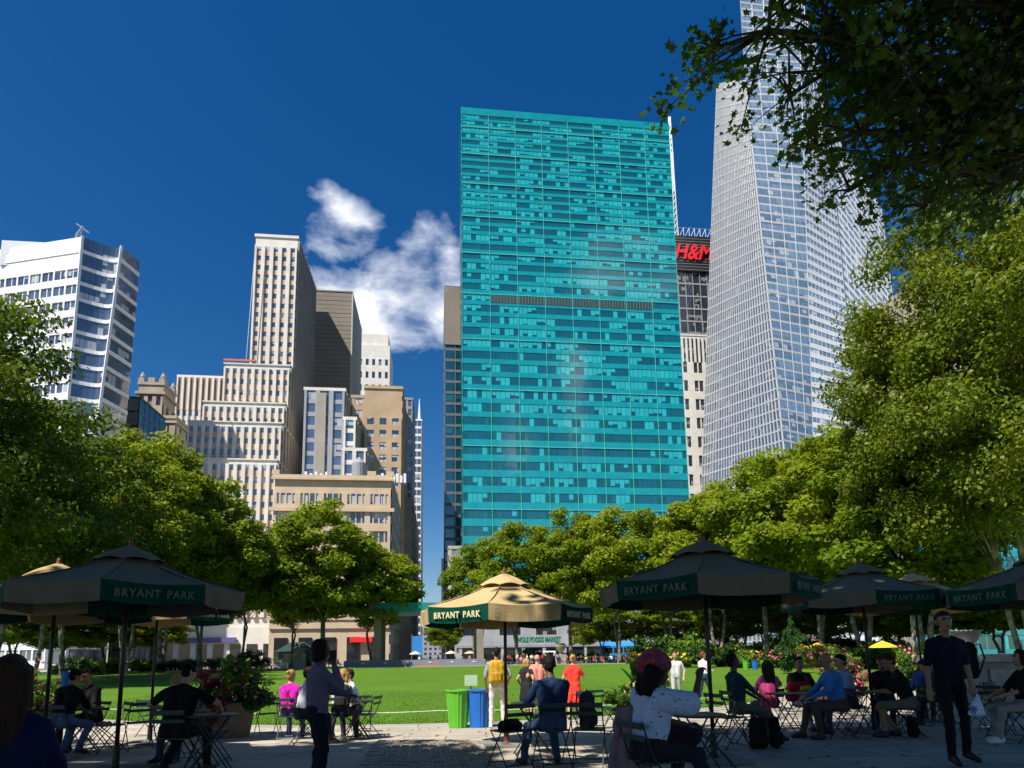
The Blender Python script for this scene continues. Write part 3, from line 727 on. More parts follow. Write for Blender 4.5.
sb=MB(); sb.box(-.3,W,-.9,12,z1,H); sb.build('sign_box',M['black_panel'],b.o)
ll=MB()
for i in range(12): ll.box(-.2,W-.1,-.98,-.9,z1+1+i*(H-z1-1)/12,z1+1.2+i*(H-z1-1)/12)
ll.build('sign_rail',M['grey_panel'],b.o)
pc=b.L(688,254); text_mesh('red_letters','H&M',14,M['sign_red'],b.o,(pc.x+2.2,-1.4,pc.z),bold=.3,sx=.8,shear=.35,ext=.3)
tr=MB(); zz=b.L(690,226).z
for i in range(8):
    x=.5+i*W/8; tr.tube([(x,2,H),(x,2,zz)],.15,4); tr.tube([(x,2,H),(x+W/8,2,zz)],.12,4); tr.tube([(x,2,zz),(x+W/8,2,zz)],.15,4)
tr.build('roof_truss',M['white_panel'],b.o)
b.done([M['white_stone'],M['grey_panel']],M['dark_glass'],30)
# lattice mast
p0=at(676,235,365); p1=at(668,117,365); o=thing('antenna_mast','tall lattice antenna mast rising behind the right edge of the teal tower','antenna mast',(p1.x+1,365,0))
mb=MB(); hb=p0.z-60; ht=p1.z
n=34
for i in range(n):
    z0=hb+(ht-hb)*i/n; z1=hb+(ht-hb)*(i+1)/n; r=2.2*(1-.7*(i/n)); r1=2.2*(1-.7*((i+1)/n))
    for k in range(4):
        a=k*math.pi/2+.78; c=(k+1)*math.pi/2+.78
        mb.tube([(r*math.cos(a),r*math.sin(a),z0),(r1*math.cos(a),r1*math.sin(a),z1)],.28,4)
        mb.tube([(r*math.cos(a),r*math.sin(a),z0),(r1*math.cos(c),r1*math.sin(c),z1)],.18,4)
mb.build('lattice',M['steel'],o)
mb=MB(); mb.box(-.9,.9,-.9,.9,hb+(ht-hb)*.62,hb+(ht-hb)*.82); mb.build('antenna_panel',M['white_panel'],o)
mb=MB(); mb.box(-10,10,-5,14,0,hb+.5); mb.build('rooftop_base',M['grey_panel'],o)
# ---------- faceted pale crystal tower (right)
ZT=at(718,85,215).z
def PP(px,py,Y): return at(px,py,Y)
def VX(px,py,Y): # bottom point under ground line
    return PP(px,py,Y)
o=thing('crystal_tower','tall pale faceted glass tower with slanting creases, on the right above the trees','building',(100,255,0))
OL=Vector((100,255,0))
def fac(bl,br,tr,tl,nf,nb,wall,wins,**k):
    f=Facade(bl-OL,br-OL,tr-OL,tl-OL); f.grid(wall,wins,nb,nf,**k); return f
wl=MB(); w1=[]; w2=[]
# corners: low ring at y~500 extended to ground, high ring
def ground(pt_hi,pt_lo):   # extend the edge down to z=0
    t=(pt_lo.z)/(pt_hi.z-pt_lo.z); return pt_lo-(pt_hi-pt_lo)*t
Ah=PP(717,84,333); Al=ground(Ah,PP(702.5,470,340))
Bh=PP(745,80,279); Bl=ground(Bh,PP(784,450,249))
zr=Bh.z; FHc=5.0; nf=int(zr/FHc)
# left (shaded-grid) face, slightly folded at its left third
Mh=Ah.lerp(Bh,.3)+Vector((-.4,-.4,0)); Ml=Al.lerp(Bl,.3)+Vector((-.5,-.5,0))
k1=dict(pier=.10,span=.17,d=.2,pd=.40,strip=True)
fac(Al,Ml,Mh,Ah,nf,7,wl,w2,**k1); fac(Ml,Bl,Bh,Mh,nf,20,wl,w2,**k1)
# front faces rise higher as a screen wall
zs=PP(760,-12,285).z
def up(lo,hi,z): t=(z-lo.z)/(hi.z-lo.z); return lo+(hi-lo)*t
Bt=Bh+Vector((2,2.5,zs-zr)); 
Ch=PP(803,130,274); Cl=ground(Ch,PP(813,440,258)); Ct=up(Cl,Ch,zs)
Dh=PP(836,205,278); Dl=ground(Dh,PP(857,420,260)); Dt=up(Dl,Dh,zs*.9)
Eh=PP(886,245,286); El=ground(Eh,PP(906,400,268)); Et=up(El,Eh,zs*.80)
wl3=MB()
k2=dict(pier=.03,span=.5,d=.18,pd=.2,strip=True)
fac(Bl,Cl,up(Cl,Ch,zr),Bh,nf,4,wl,w1,pier=.035,span=.24,d=.12,pd=.2,strip=True)
fac(Cl,Dl,up(Dl,Dh,zr*.97),up(Cl,Ch,zr),nf,10,wl3,w1,**k2)
Er=up(El,Eh,zr*.80); fac(Dl+Vector((.6,1.5,0)),El,Er,up(Dl,Dh,zr*.97)+Vector((.6,1.5,0)),int(nf*.92),9,wl3,w1,**k2)
# screen wall above
Dz=up(Dl,Dh,zr*.97)
fac(Bh+Vector((0,0,.1)),up(Cl,Ch,zr)+Vector((0,0,.1)),Ct,Bt,16,5,wl,w1,pier=.06,span=.3,d=.12,pd=.2,strip=True)
fac(up(Cl,Ch,zr)+Vector((0,0,.1)),Dz+Vector((0,0,.1)),Dt.lerp(Ct,.3),Ct,14,6,wl,w1,pier=.06,span=.4,d=.12,pd=.2,strip=True)
# solid core behind the faces
ring=[Al,Ml,Bl,Cl,Dl,El,El+Vector((-2,60,0)),Al+Vector((35,30,0))]
ringh=[Ah,Mh,Bh,up(Cl,Ch,zr),Dz,Er,Er+Vector((-2,60,0)),Ah+Vector((35,30,0))]
cen=sum(ring,Vector())/8; cenh=sum(ringh,Vector())/8
core=MB(); sc=lambda p,c: p+(c-p).normalized()*8-OL
vb=[sc(p,Vector((cen.x,cen.y,p.z))) for p in ring]; vt=[sc(p,Vector((cenh.x,cenh.y,p.z))) for p in ringh]
core.add(vb+vt,[(i,(i+1)%8,8+(i+1)%8,8+i) for i in range(8)]+[tuple(range(8,16))])
core.build('core_wall',M['grey_panel'],o)
wl.build('silver_frame',M['silver_panel'],o); wl3.build('white_frame',M['pale_panel'],o)
put_windows(o,w2,M['boa_glass2'],20,'window_band',45); put_windows(o,w1,M['boa_glass'],25,'window_band',100)
# ---------- dark striped block glimpsed behind the right tree
b=Bld('fluted_building','dark striped stone building glimpsed through the big right-hand tree crown',120,912,1010,290)
b.tier(0,b.X1-b.X0,0,20,0,b.Z,front=dict(fh=3.9,bw=2.0,pier=.5,span=.4,d=.2,pd=.7),left=dict(fh=3.9,bw=2.0,pier=.5,span=.4,d=.2,pd=.7))
b.done([M['oldstone']],M['dark_glass'],30)
b=Bld('teal_lowrise','low teal glass building seen between trunks at the right edge',112,925,1100,500)
b.tier(0,b.X1-b.X0,0,7.5,0,b.Z,front=dict(fh=4,bw=4,pier=.06,span=.3,d=.15,minor=2))
b.done([M['teal']],M['teal_glass'],3)
b=Bld('dark_green_block','small dark green glass block beside the leaning white tower',176,127,140,398)
b.tier(0,b.X1-b.X0,0,16,0,b.Z,front=dict(fh=4,bw=3,pier=.08,span=.1,d=.1),right=dict(fh=4,bw=3,pier=.08,span=.1,d=.1),parapet=.3)
b.done([M['black_panel']],M['green_glass'],30)
# ---------- ornate old stone tower (C)
b=Bld('ornate_tower','ornate old stone tower with corner pinnacles beyond the dark green glass block',205,139,164,385)
W=b.X1-b.X0; H=b.Z
b.tier(0,W,0,9,0,H,front=dict(fh=6,bw=W/3,pier=.45,span=.45,d=.4,top=3.5),right=dict(fh=7,bw=4,pier=.5,span=.5,d=.4,top=6))
b.wall.mi=0; b.wall.box(-.8,W+.8,-.8,9.8,H-3.2,H-2.4)
for x in (0,W-1.3): 
    for y in (0,7.7): b.wall.box(x-.2,x+1.5,y-.2,y+1.5,H,H+2.2); b.wall.lathe([(.8,2.2),(.9,3),(.05,4.6)],6,(x+.65,y+.65,H))
b.wall.box(W/2-1,W/2+1,-.3,1,H,H+2.4)
p0=b.L(150,418,200);p1=b.L(176,418,200)
b.tier(p0.x,p1.x,-5,10,0,p0.z,front=dict(fh=5.2,bw=5.6,pier=.45,span=.5,d=.3,minor=3,md=.2,top=2),right=dict(fh=5.2,bw=4.4,pier=.5,span=.5,d=.3,top=2))
b.wall.mi=0; b.wall.box(p0.x-.6,p1.x+.6,-5.7,10.6,p0.z-1.6,p0.z-.9)
b.done([M['oldstone']],M['dark_glass'],30)
# ---------- leaning white banded tower (A)
YA=150; Z=at(83,237,YA).z
def onZ(px,py): d=ray(px,py); return Vector((0,0,CAM_H))+d*((Z-CAM_H)/d.z)
o=thing('banded_tower','white banded glass office tower with a slanting concave corner facet, at the left edge','building',(at(83,237,YA).x,YA,0)); OLt=o.location.copy()
T1=at(83,237,YA); T0=onZ(0,250); T0=T1+(T0-T1)*1.9; T2=onZ(122,247); T3=onZ(139.5,262)
B1=Vector((T1.x,T1.y,0)); B0=Vector((T0.x,T0.y,0))
e2=at(97,432,(T1.y+T2.y)/2-1.5); B2=T2+(e2-T2)*((T2.z)/(T2.z-e2.z)); B3=Vector((T3.x-1.0,T3.y,0)); 
wl=MB(); wa=[]
q=lambda p:p-OLt
nfA=int(Z/4.0)
Facade(q(B0),q(B1),q(T1),q(T0)).grid(wl,wa,13,nfA-2,.12,.42,d=.3,v1=(nfA-2)/nfA,minor=2,md=.12)
ft=Facade(q(B0),q(B1),q(T1),q(T0))
for j in range(2): ft.slab(wl,0,1,(nfA-2+j+.0)/nfA,(nfA-2+j+.55)/nfA,0,.3); ft.slab(wl,0,1,(nfA-2+j+.55)/nfA,(nfA-2+j+1)/nfA,0,.12)
Facade(q(B1),q(B2),q(T2),q(T1),bulge=2.2).grid(wl,wa,1,nfA,0,.22,d=.3,strip=True,seg=8)
Facade(q(B2),q(B3),q(T3),q(T2)).grid(wl,wa,1,nfA,0,.24,d=.25,strip=True)
for a,c in ((B1,T1),(B2,T2)): wl.tube([q(a)+Vector((0,-.2,0)),q(c)+Vector((0,-.2,.1))],.38,4)
cr=MB(); ins=lambda p,c: p+(Vector((c.x,c.y,p.z))-p).normalized()*1.6-OLt
cb=Vector((T1.x-14,T1.y+18,0)); rb=[B0,B1,B2,B3,B3+Vector((-36,38,0)),B0+Vector((-5,40,0))]; rtp=[T0,T1,T2,T3,T3+Vector((-36,38,0)),T0+Vector((-5,40,0))]
# concave corner: core cut back behind the facet
midb=(B1+B2)/2; midt=(T1+T2)/2
nrm=(B2-B1).cross(T1-B1).normalized()
rb.insert(2,midb-nrm*2.6); rtp.insert(2,midt-nrm*2.6-Vector((0,0,5)))
rtp=[Vector((p.x,p.y,min(p.z,Z-4.2))) for p in rtp]
nn=len(rb); cr.add([ins(p,cb) for p in rb]+[ins(p,cb) for p in rtp],[(i,(i+1)%nn,nn+(i+1)%nn,nn+i) for i in range(nn)]+[tuple(range(nn,2*nn))])
cr.build('core_wall',M['grey_panel'],o); wl.build('white_frame',M['white_panel'],o)
put_windows(o,wa,M['blue_glass'],25)
dv=MB(); d0=q(at(78,235,YA+8)); dv.tube([d0-Vector((0,0,6)),d0+Vector((0,0,0)),d0+Vector((1,0,2.5))],[1.1,.5,.2],6); dv.tube([d0+Vector((-.6,0,3)),d0+Vector((2.4,0,.8))],.2,5)
dv.box(d0.x-16,d0.x-5,d0.y-2,d0.y+3,Z-4.5-0,Z+2.0); dv.build('roof_davit',M['steel'],o)
def leafcloud(seed,R,H,nclump,nleaf,leaf,rc=(.16,.30),zlow=-.8,hole=.0,lobes=5,shell=.35):
    """leaf sized faces clustered in clumps through an uneven crown volume; returns verts, faces, clump centres"""
    g=np.random.default_rng(seed)
    d=g.normal(size=(nclump*3,3)); d/=np.linalg.norm(d,axis=1)[:,None]
    lob=g.normal(size=(lobes,3)); lob/=np.linalg.norm(lob,axis=1)[:,None]
    amp=1+.22*np.max(d@lob.T,axis=1)-.12
    r=(shell+(1-shell)*g.random(len(d))**.6)*amp
    c=d*r[:,None]; c=c[c[:,2]>zlow][:nclump]
    C=c*np.array([R,R,H/2]); n=len(C)
    rad=g.uniform(rc[0],rc[1],n)*R
    w=rad**2; w/=w.sum(); idx=g.choice(n,nleaf,p=w)
    q=g.normal(size=(nleaf,3)); q/=np.linalg.norm(q,axis=1)[:,None]; qr=g.random(nleaf)**.45
    off=q*qr[:,None]*rad[idx][:,None]*np.array([1.15,1.15,.72])
    P=C[idx]+off
    nrm=q*.8+np.array([0,0,.55])+g.normal(size=(nleaf,3))*.55; nrm/=np.linalg.norm(nrm,axis=1)[:,None]
    a=np.cross(nrm,g.normal(size=(nleaf,3))); a/=np.linalg.norm(a,axis=1)[:,None]; b=np.cross(nrm,a)
    s=leaf*g.uniform(.6,1.3,nleaf)[:,None]
    dr=np.array([0,0,-.25])*s
    V=np.stack([P-a*s*.62,P-b*s*.42+dr*.2,P+a*s*.62+dr,P+b*s*.42+dr*.2],1).reshape(-1,3)
    F=np.arange(nleaf*4).reshape(-1,4)
    return V,F,C
def limb(mb,p0,p1,r0,r1,seed,n=5,k=6,sag=.12):
    g=random.Random(seed); p0=Vector(p0);p1=Vector(p1); L=(p1-p0).length; pts=[]
    for i in range(n+1):
        t=i/n; p=p0.lerp(p1,t)+Vector((0,0,L*sag*math.sin(math.pi*t)))
        if 0<i<n: p+=Vector((g.uniform(-1,1),g.uniform(-1,1),g.uniform(-.5,.5)))*L*.045
        pts.append(p)
    mb.tube(pts,[r0+(r1-r0)*(i/n) for i in range(n+1)],k); return pts
def make_tree(name,seed,H,R,crown_h,leafm,nleaf=14000,nclump=90,leaf=.42,stems=1,trunk_r=.28,lean=(0,0),label='',group=None,fork=.28,cat='tree',shell=.35,rc=(.16,.30),nl=26,zlow=-.8,off=(0,0)):
    o=thing(name,label,cat,(0,0,0),0,group); g=random.Random(seed)
    V,F,C=leafcloud(seed,R,crown_h,nclump,nleaf,leaf,rc=rc,shell=shell,zlow=zlow)
    cz=H-crown_h/2; V[:,2]+=cz; C[:,2]+=cz; V[:,0]+=off[0];V[:,1]+=off[1];C[:,0]+=off[0];C[:,1]+=off[1]
    np_mesh('crown',V,F,leafm,o)
    tb=MB(); zf=H*fork
    C=sorted([Vector(c) for c in C],key=lambda c:g.random())[:nl]
    for s in range(stems):
        a=g.uniform(0,6.28) if stems>1 else 0; e=Vector((math.cos(a),math.sin(a),0))*(.25 if stems>1 else 0)
        base=e*.9; f=Vector((lean[0]+e.x*3.2,lean[1]+e.y*3.2,zf))
        tr=trunk_r*(.75 if stems>1 else 1)
        pts=[base+Vector((0,0,-.3)),base+Vector((0,0,.15))]+[base.lerp(f,t)+Vector((g.uniform(-.12,.12),g.uniform(-.12,.12),0)) for t in (.3,.6,1)]
        tb.tube(pts,[tr*1.5,tr*1.15,tr,tr*.9,tr*.8],9)
        top=Vector((f.x*1.2+off[0]*.6,f.y*1.2+off[1]*.6,H-crown_h*.35)); sp=limb(tb,f,top,tr*.78,tr*.18,seed+s,6,7)
        for i,c in enumerate(C[s::stems]):
            q=sp[min(5,max(0,int((c.z-zf)/(top.z-zf+.01)*4-1)))]
            lp=limb(tb,q,c,tr*.30,tr*.05,seed*7+i,4,5)
    tb.build('trunk',M['bark'] if leafm!=M['leaf_near'] else M['darkbark'],o,smooth=True)
    return o
# prototypes, re-used by copying; each has its own outline
protos={}
def proto(k,**kw):
    protos[k]=[make_tree('plane_tree',**kw),False]
def tree(k,px,D,pytop,widthpx=None,label='',group='plane trees around the lawn',rz=None,scl=1.0,pyw=None,flat=1):
    o,used=protos[k]; H=o['H']; Rr=o['R']
    g=GD(px,D); top=at(px,pytop,g.y).z
    # height from the distance along the view axis
    h=top-g.z; sz=h/H; sx=(widthpx/2*D/F_PX*1.0)/Rr if widthpx else sz
    rz=random.uniform(0,6.28) if rz is None else rz
    if not used: c=o; protos[k][1]=True; c.location=g; c.rotation_euler=(0,0,rz)
    else: c=dup(o,g,rz)
    c.scale=(sx,sx,sz); c['label']=label; c['group']=group; return c
T=dict(cat='tree')
for k,kw in dict(
    a=dict(seed=1,H=24,R=6.2,crown_h=17,leafm=M['leaf'],nleaf=26000,nclump=110,leaf=.40,stems=2,trunk_r=.26),
    b=dict(seed=2,H=24,R=6.2,crown_h=18,leafm=M['leaf'],nleaf=26000,nclump=120,leaf=.40,stems=1,trunk_r=.30),
    c=dict(seed=3,H=24,R=6.4,crown_h=17.5,leafm=M['leaf_green'],nleaf=26000,nclump=100,leaf=.42,stems=3,trunk_r=.24),
    d=dict(seed=4,H=24,R=6.2,crown_h=17,leafm=M['leaf_gold'],nleaf=26000,nclump=110,leaf=.40,stems=2,trunk_r=.26),
    e=dict(seed=5,H=32,R=9,crown_h=26,leafm=M['leaf_big'],nleaf=85000,nclump=230,leaf=.25,nl=40,stems=3,trunk_r=.26,fork=.18,rc=(.12,.24)),
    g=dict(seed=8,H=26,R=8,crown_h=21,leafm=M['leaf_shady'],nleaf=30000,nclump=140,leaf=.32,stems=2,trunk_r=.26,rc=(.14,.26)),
    f=dict(seed=6,H=26,R=5.5,crown_h=21,leafm=M['leaf_big'],nleaf=60000,nclump=150,leaf=.25,stems=2,trunk_r=.26,fork=.2,rc=(.12,.24)),
    ).items():
    o=make_tree('plane_tree',**kw); o['H']=kw['H']; o['R']=kw['R']; protos[k]=[o,False]
left=[('g',-84,40,290,236,'tall dark plane tree leaning in from the left edge below the banded tower'),
 ('g',-15,50,395,225,'broad shaded plane tree cut by the left edge of the picture'),
 ('g',62,62,438,150,'dark green plane tree just right of the left edge tree'),
 ('d',122,72,442,112,'yellow-green plane tree below the dark green glass block'),
 ('d',160,80,447,120,'bright plane tree below the ornate stone tower'),
 ('a',200,84,485,110,'green plane tree whose crown dips between two brighter ones on the left'),
 ('a',238,88,517,80,'small plane tree in front of the stepped tower shopfronts'),
 ('g',30,75,470,150,'shaded plane tree behind the pink flower bush on the left')]
mid=[('b',322,92,506,112,'tall upright plane tree before the beige corner building'),
 ('d',372,97,546,88,'lower plane tree beside the stage column, before the beige building'),
 ('a',288,99,548,70,'slender plane tree left of the tall upright one before the beige building')]
right=[('c',476,112,546,60,'dark small plane tree right of the street gap'),
 ('a',520,104,528,90,'plane tree behind the peak of the sunlit umbrella'),
 ('b',572,100,513,84,'tall plane tree right of the sunlit umbrella, before the teal tower'),
 ('d',622,97,516,96,'golden plane tree before the foot of the teal tower'),
 ('a',672,92,513,96,'plane tree behind the peak of the big dark umbrella'),
 ('d',722,86,492,110,'golden plane tree at the right foot of the teal tower'),
 ('b',770,78,463,120,'plane tree rising before the pale faceted tower'),
 ('a',822,68,443,140,'bright rounded plane tree before the right part of the faceted tower'),
 ('d',868,60,432,150,'yellowish plane tree behind the right-hand dark umbrella'),
 ('c',930,54,440,170,'green plane tree over the low teal building'),
 ('d',745,100,520,90,'background plane tree in the second row, left of the two urn-side trees'),
 ('b',800,95,500,90,'background plane tree in the second row behind the pink flowers')]
for L_,gr in ((left,'plane trees left of the lawn'),(mid,'plane trees before the beige building'),(right,'plane trees right of the lawn')):
    for k,px,D,pt,w,lab in L_: tree(k,px,D,pt,w,lab,gr)
tree('e',1032,44,186,262,'big sunlit plane tree with pale forking trunks near the right edge','plane trees right of the lawn',rz=1.1)
tree('e',1115,38,150,290,'big plane tree cut by the right edge of the picture','plane trees right of the lawn',rz=3.4)
tree('f',918,52,325,98,'mid-height plane tree tucked against the left flank of the big sunlit one','plane trees right of the lawn',rz=.4)
under=[(445,124,612,36),(585,128,606,30),(606,119,604,56),(640,116,598,60),(684,112,600,64),(726,106,592,66),(768,100,588,70),(812,92,586,76),(858,84,584,84),(905,76,578,92),(955,68,574,100),(1010,62,568,110),
 (12,88,590,90),(60,90,594,80),(104,92,598,74),(150,96,604,64)]
wh=['at the mouth of the side street','right of the green shop lettering','left of the blue awning','right of the blue awning','left of the black van','right of the black van','behind the far bins','behind the clipped evergreen cone','behind the pink flower planter','behind the rightmost yellow parasol','before the low teal building','at the right edge under the big planes','at the left edge under the big planes','behind the far blue bin','left of the purple awning','at the left end of the purple awning']
for i,(px_,D_,pt_,w_) in enumerate(under):
    kk=['c','b','f','a'][i%4]; tree(kk if kk!='f' else 'c',px_,D_,pt_,w_,'small understorey tree '+wh[i],'small understorey trees round the lawn')
# near trees that shade the terrace; the one at the right reaches into the picture
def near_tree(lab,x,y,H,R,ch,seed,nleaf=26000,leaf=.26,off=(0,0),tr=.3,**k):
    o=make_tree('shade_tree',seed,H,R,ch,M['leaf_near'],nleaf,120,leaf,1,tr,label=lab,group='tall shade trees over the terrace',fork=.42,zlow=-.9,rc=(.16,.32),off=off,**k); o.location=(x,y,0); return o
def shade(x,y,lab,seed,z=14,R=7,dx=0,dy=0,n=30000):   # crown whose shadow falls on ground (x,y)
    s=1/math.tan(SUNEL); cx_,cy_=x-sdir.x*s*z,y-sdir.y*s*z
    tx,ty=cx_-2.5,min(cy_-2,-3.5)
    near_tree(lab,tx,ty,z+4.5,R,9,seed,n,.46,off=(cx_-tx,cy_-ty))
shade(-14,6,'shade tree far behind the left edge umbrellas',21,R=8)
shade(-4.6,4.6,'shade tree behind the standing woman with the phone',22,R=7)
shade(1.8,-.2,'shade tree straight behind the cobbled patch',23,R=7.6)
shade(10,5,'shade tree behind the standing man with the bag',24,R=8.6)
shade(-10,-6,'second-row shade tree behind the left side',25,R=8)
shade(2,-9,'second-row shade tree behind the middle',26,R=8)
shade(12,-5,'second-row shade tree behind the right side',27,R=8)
# right-hand tree with real leaf shapes
def lobed_leaves(name,seed,centres,radii,n,size,m,parent):
    g=np.random.default_rng(seed); K=10
    an=np.array([90,118,150,168,205,270,335,12,30,62])*math.pi/180; rr=np.array([1,.42,.82,.36,.55,.42,.55,.36,.82,.42])
    base=np.stack([np.cos(an)*rr,np.sin(an)*rr,np.zeros(K)],1)
    C=np.array(centres); Rd=np.array(radii); w=Rd**2; w=w/w.sum(); idx=g.choice(len(C),n,p=w)
    q=g.normal(size=(n,3)); q/=np.linalg.norm(q,axis=1)[:,None]
    P=C[idx]+q*(g.random(n)**.5)[:,None]*Rd[idx][:,None]*np.array([1,1,.6])
    nr=np.array([0,0,1.])+g.normal(size=(n,3))*.55; nr/=np.linalg.norm(nr,axis=1)[:,None]
    a=np.cross(nr,g.normal(size=(n,3))); a/=np.linalg.norm(a,axis=1)[:,None]; b=np.cross(nr,a)
    s=size*g.uniform(.6,1.25,n)
    V=P[:,None,:]+(a[:,None,:]*base[None,:,0:1]+b[:,None,:]*base[None,:,1:2]+nr[:,None,:]*(-.18*np.abs(base[None,:,0:1])))*s[:,None,None]
    return np_mesh(name,V.reshape(-1,3),np.arange(n*K).reshape(-1,K),m,parent)
o=thing('shade_tree','dark overhanging plane tree whose leafy boughs fill the top right corner','tree',(16.5,4.5,0),0,'tall shade trees over the terrace')
OT=o.location.copy(); tb=MB(); tip=[];rad=[]
def P3(px,py,D): 
    d=ray(px,py); h=d.x*math.sin(YAW)+d.y*math.cos(YAW); return Vector((0,0,CAM_H))+d*(D/h)-OT
fork=Vector((-.6,.6,6.5))
tb.tube([(0,0,-.3),(0,0,.2),(-.1,.1,2.5),(-.3,.3,4.5),fork],[.62,.46,.4,.37,.34],12)
g=random.Random(5)
boughs0=[  # end pixel, distance, clump radius px list along the bough
 [(985,60,9.5),(900,60,9),(820,40,8.8),(760,30,8.6),(700,48,8.5)],
 [(1000,120,10),(930,130,9.6),(870,140,9.4),(820,150,9.2),(775,165,9.1)],
 [(1010,170,10.5),(960,185,10.2),(905,195,10),(885,225,9.9)],
 [(1040,30,9),(960,10,8.6),(880,-5,8.4),(800,5,8.3)],
 [(1060,90,9),(1000,85,9.0),(940,90,8.9),(880,100,8.9),(835,105,8.9)],
 [(1050,150,11),(1010,140,11),(990,120,11)],
 [(1000,-60,9),(900,-60,8.5),(800,-70,8),(740,-60,8)]]
boughs=[[(max(a+40,a*.60+352) if i_ not in (0,) else a*.88+100,b-(18 if b>140 else 0),c) for a,b,c in q] for i_,q in enumerate(boughs0)]+[[(1060,150,9.5),(1010,120,9.4),(960,70,9.2),(930,40,9)],[(1080,180,11),(1030,170,11),(975,185,11),(930,195,11)],[(1070,20,8.8),(1020,10,8.6),(960,-20,8.5)],[(1060,120,10),(1000,180,10),(940,160,9.8),(880,170,9.6)],
  [(1050,60,9.4),(1000,30,9.2),(930,95,9.1),(860,60,9)],[(980,0,9),(900,20,8.9),(830,25,8.8),(780,10,8.7)],[(960,110,9.6),(890,85,9.4),(830,70,9.3),(790,95,9.2)],[(960,150,10),(900,160,9.9),(850,190,9.8)]]
for bi,bg_ in enumerate(boughs):
    pts=[fork]+[P3(*q) for q in bg_]
    tb.tube(pts,[.13]+[.06*(1-i/len(bg_))+.012 for i in range(len(bg_))],7)
    for i,p in enumerate(pts[1:]):
        last=(i==len(bg_)-1); nn=7 if last else 12
        for k in range(nn):
            r=.3 if last else .75
            q=p+Vector((g.gauss(0,r),g.gauss(0,r*.9),g.gauss(0,r*.62))); tip.append(q); rad.append(g.uniform(.28,.5)*(.75 if last else 1.1))
            tb.tube([p+Vector((0,0,.0)),p.lerp(q,.5)+Vector((0,0,.08)),q],[.03,.018,.008],4)
tb.build('trunk',M['darkbark'],o,smooth=True)
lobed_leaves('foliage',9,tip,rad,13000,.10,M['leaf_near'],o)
# higher crown that shades those boughs
V,F,C=leafcloud(31,8.0,6,60,2600,.34,rc=(.16,.3),zlow=-.6,shell=.2); s=1/math.tan(SUNEL)
ctr=Vector((2.6,1.2,19.0))
V+=np.array(ctr-Vector((OT.x,OT.y,0))); np_mesh('crown',V,F,M['leaf_near'],o)
tb=MB()
for c in list(C)[:14]: limb(tb,fork,Vector(c)+ctr-Vector((OT.x,OT.y,0)),.14,.02,int(abs(c[0])*100),5,5)
tb.build('upper_limbs',M['darkbark'],o,smooth=True)
# ---------------- bistro chair: faces +Y (backrest at -Y)
def make_chair():
    o=thing('bistro_chair','x','chair',group='folding bistro chairs on the terrace')
    m=M['dark_metal']
    s=MB()
    for i in range(6): s.box(-.19,.19,-.17+i*.062,-.17+i*.062+.046,.435,.452)
    s.build('seat',M['chair_green'],o)
    s=MB(); s.box(-.20,.20,-.263,-.245,.735,.79); s.box(-.195,.195,-.243,-.225,.635,.68); s.build('backrest',M['chair_green'],o)
    for sx in (-1,1):
        x=.205*sx; s=MB(); s.tube([(x,.23,.0),(x*.98,.02,.29),(x*.97,-.15,.50),(x*.97,-.25,.80)],.0085,6); s.build('leg',m,o)
        s=MB(); x=.185*sx; s.tube([(x,-.24,.0),(x,0,.28),(x,.18,.44)],.0085,6); s.build('leg',m,o)
    s=MB(); s.tube([(-.205,.19,.045),(.205,.19,.045)],.007,5); s.build('stretcher',m,o)
    s=MB(); s.tube([(-.185,-.20,.05),(.185,-.20,.05)],.007,5); s.build('stretcher',m,o)
    return o
def make_table():
    o=thing('bistro_table','x','table',group='round bistro tables on the terrace')
    s=MB(); s.lathe([(.29,.695),(.305,.70),(.305,.712),(.30,.718),(.0015,.719)],28); s.build('tabletop',M['tabletop'],o,bevel=.002)
    for k in range(2):
        for sx in (-1,1):
            s=MB(); y=.12*(1 if k else -1)*1.0
            a=(sx*.26,y,.0) ; b=(-sx*.20,y*.8,.69)
            s.tube([a,b],.010,6); s.build('leg',M['dark_metal'],o)
    s=MB(); s.tube([(-.25,-.12,.03),(-.25,.12,.03)],.008,5); s.build('stretcher',M['dark_metal'],o)
    s=MB(); s.tube([(.25,-.12,.03),(.25,.12,.03)],.008,5); s.build('stretcher',M['dark_metal'],o)
    return o
_ch=[make_chair(),False]; _tb=[make_table(),False]
def _use(pr,p,rz,label,**k):
    if not pr[1]: pr[1]=True; o=pr[0]; o.location=p; o.rotation_euler=(0,0,rz)
    else: o=dup(pr[0],p,rz)
    o['label']=label; return o
def chair(p,rzdeg,label): return _use(_ch,Vector((p[0],p[1],gz(p[0],p[1])+.013)),R_(rzdeg),label)
def table(p,rzdeg,label): return _use(_tb,Vector((p[0],p[1],gz(p[0],p[1])+.013)),R_(rzdeg),label)
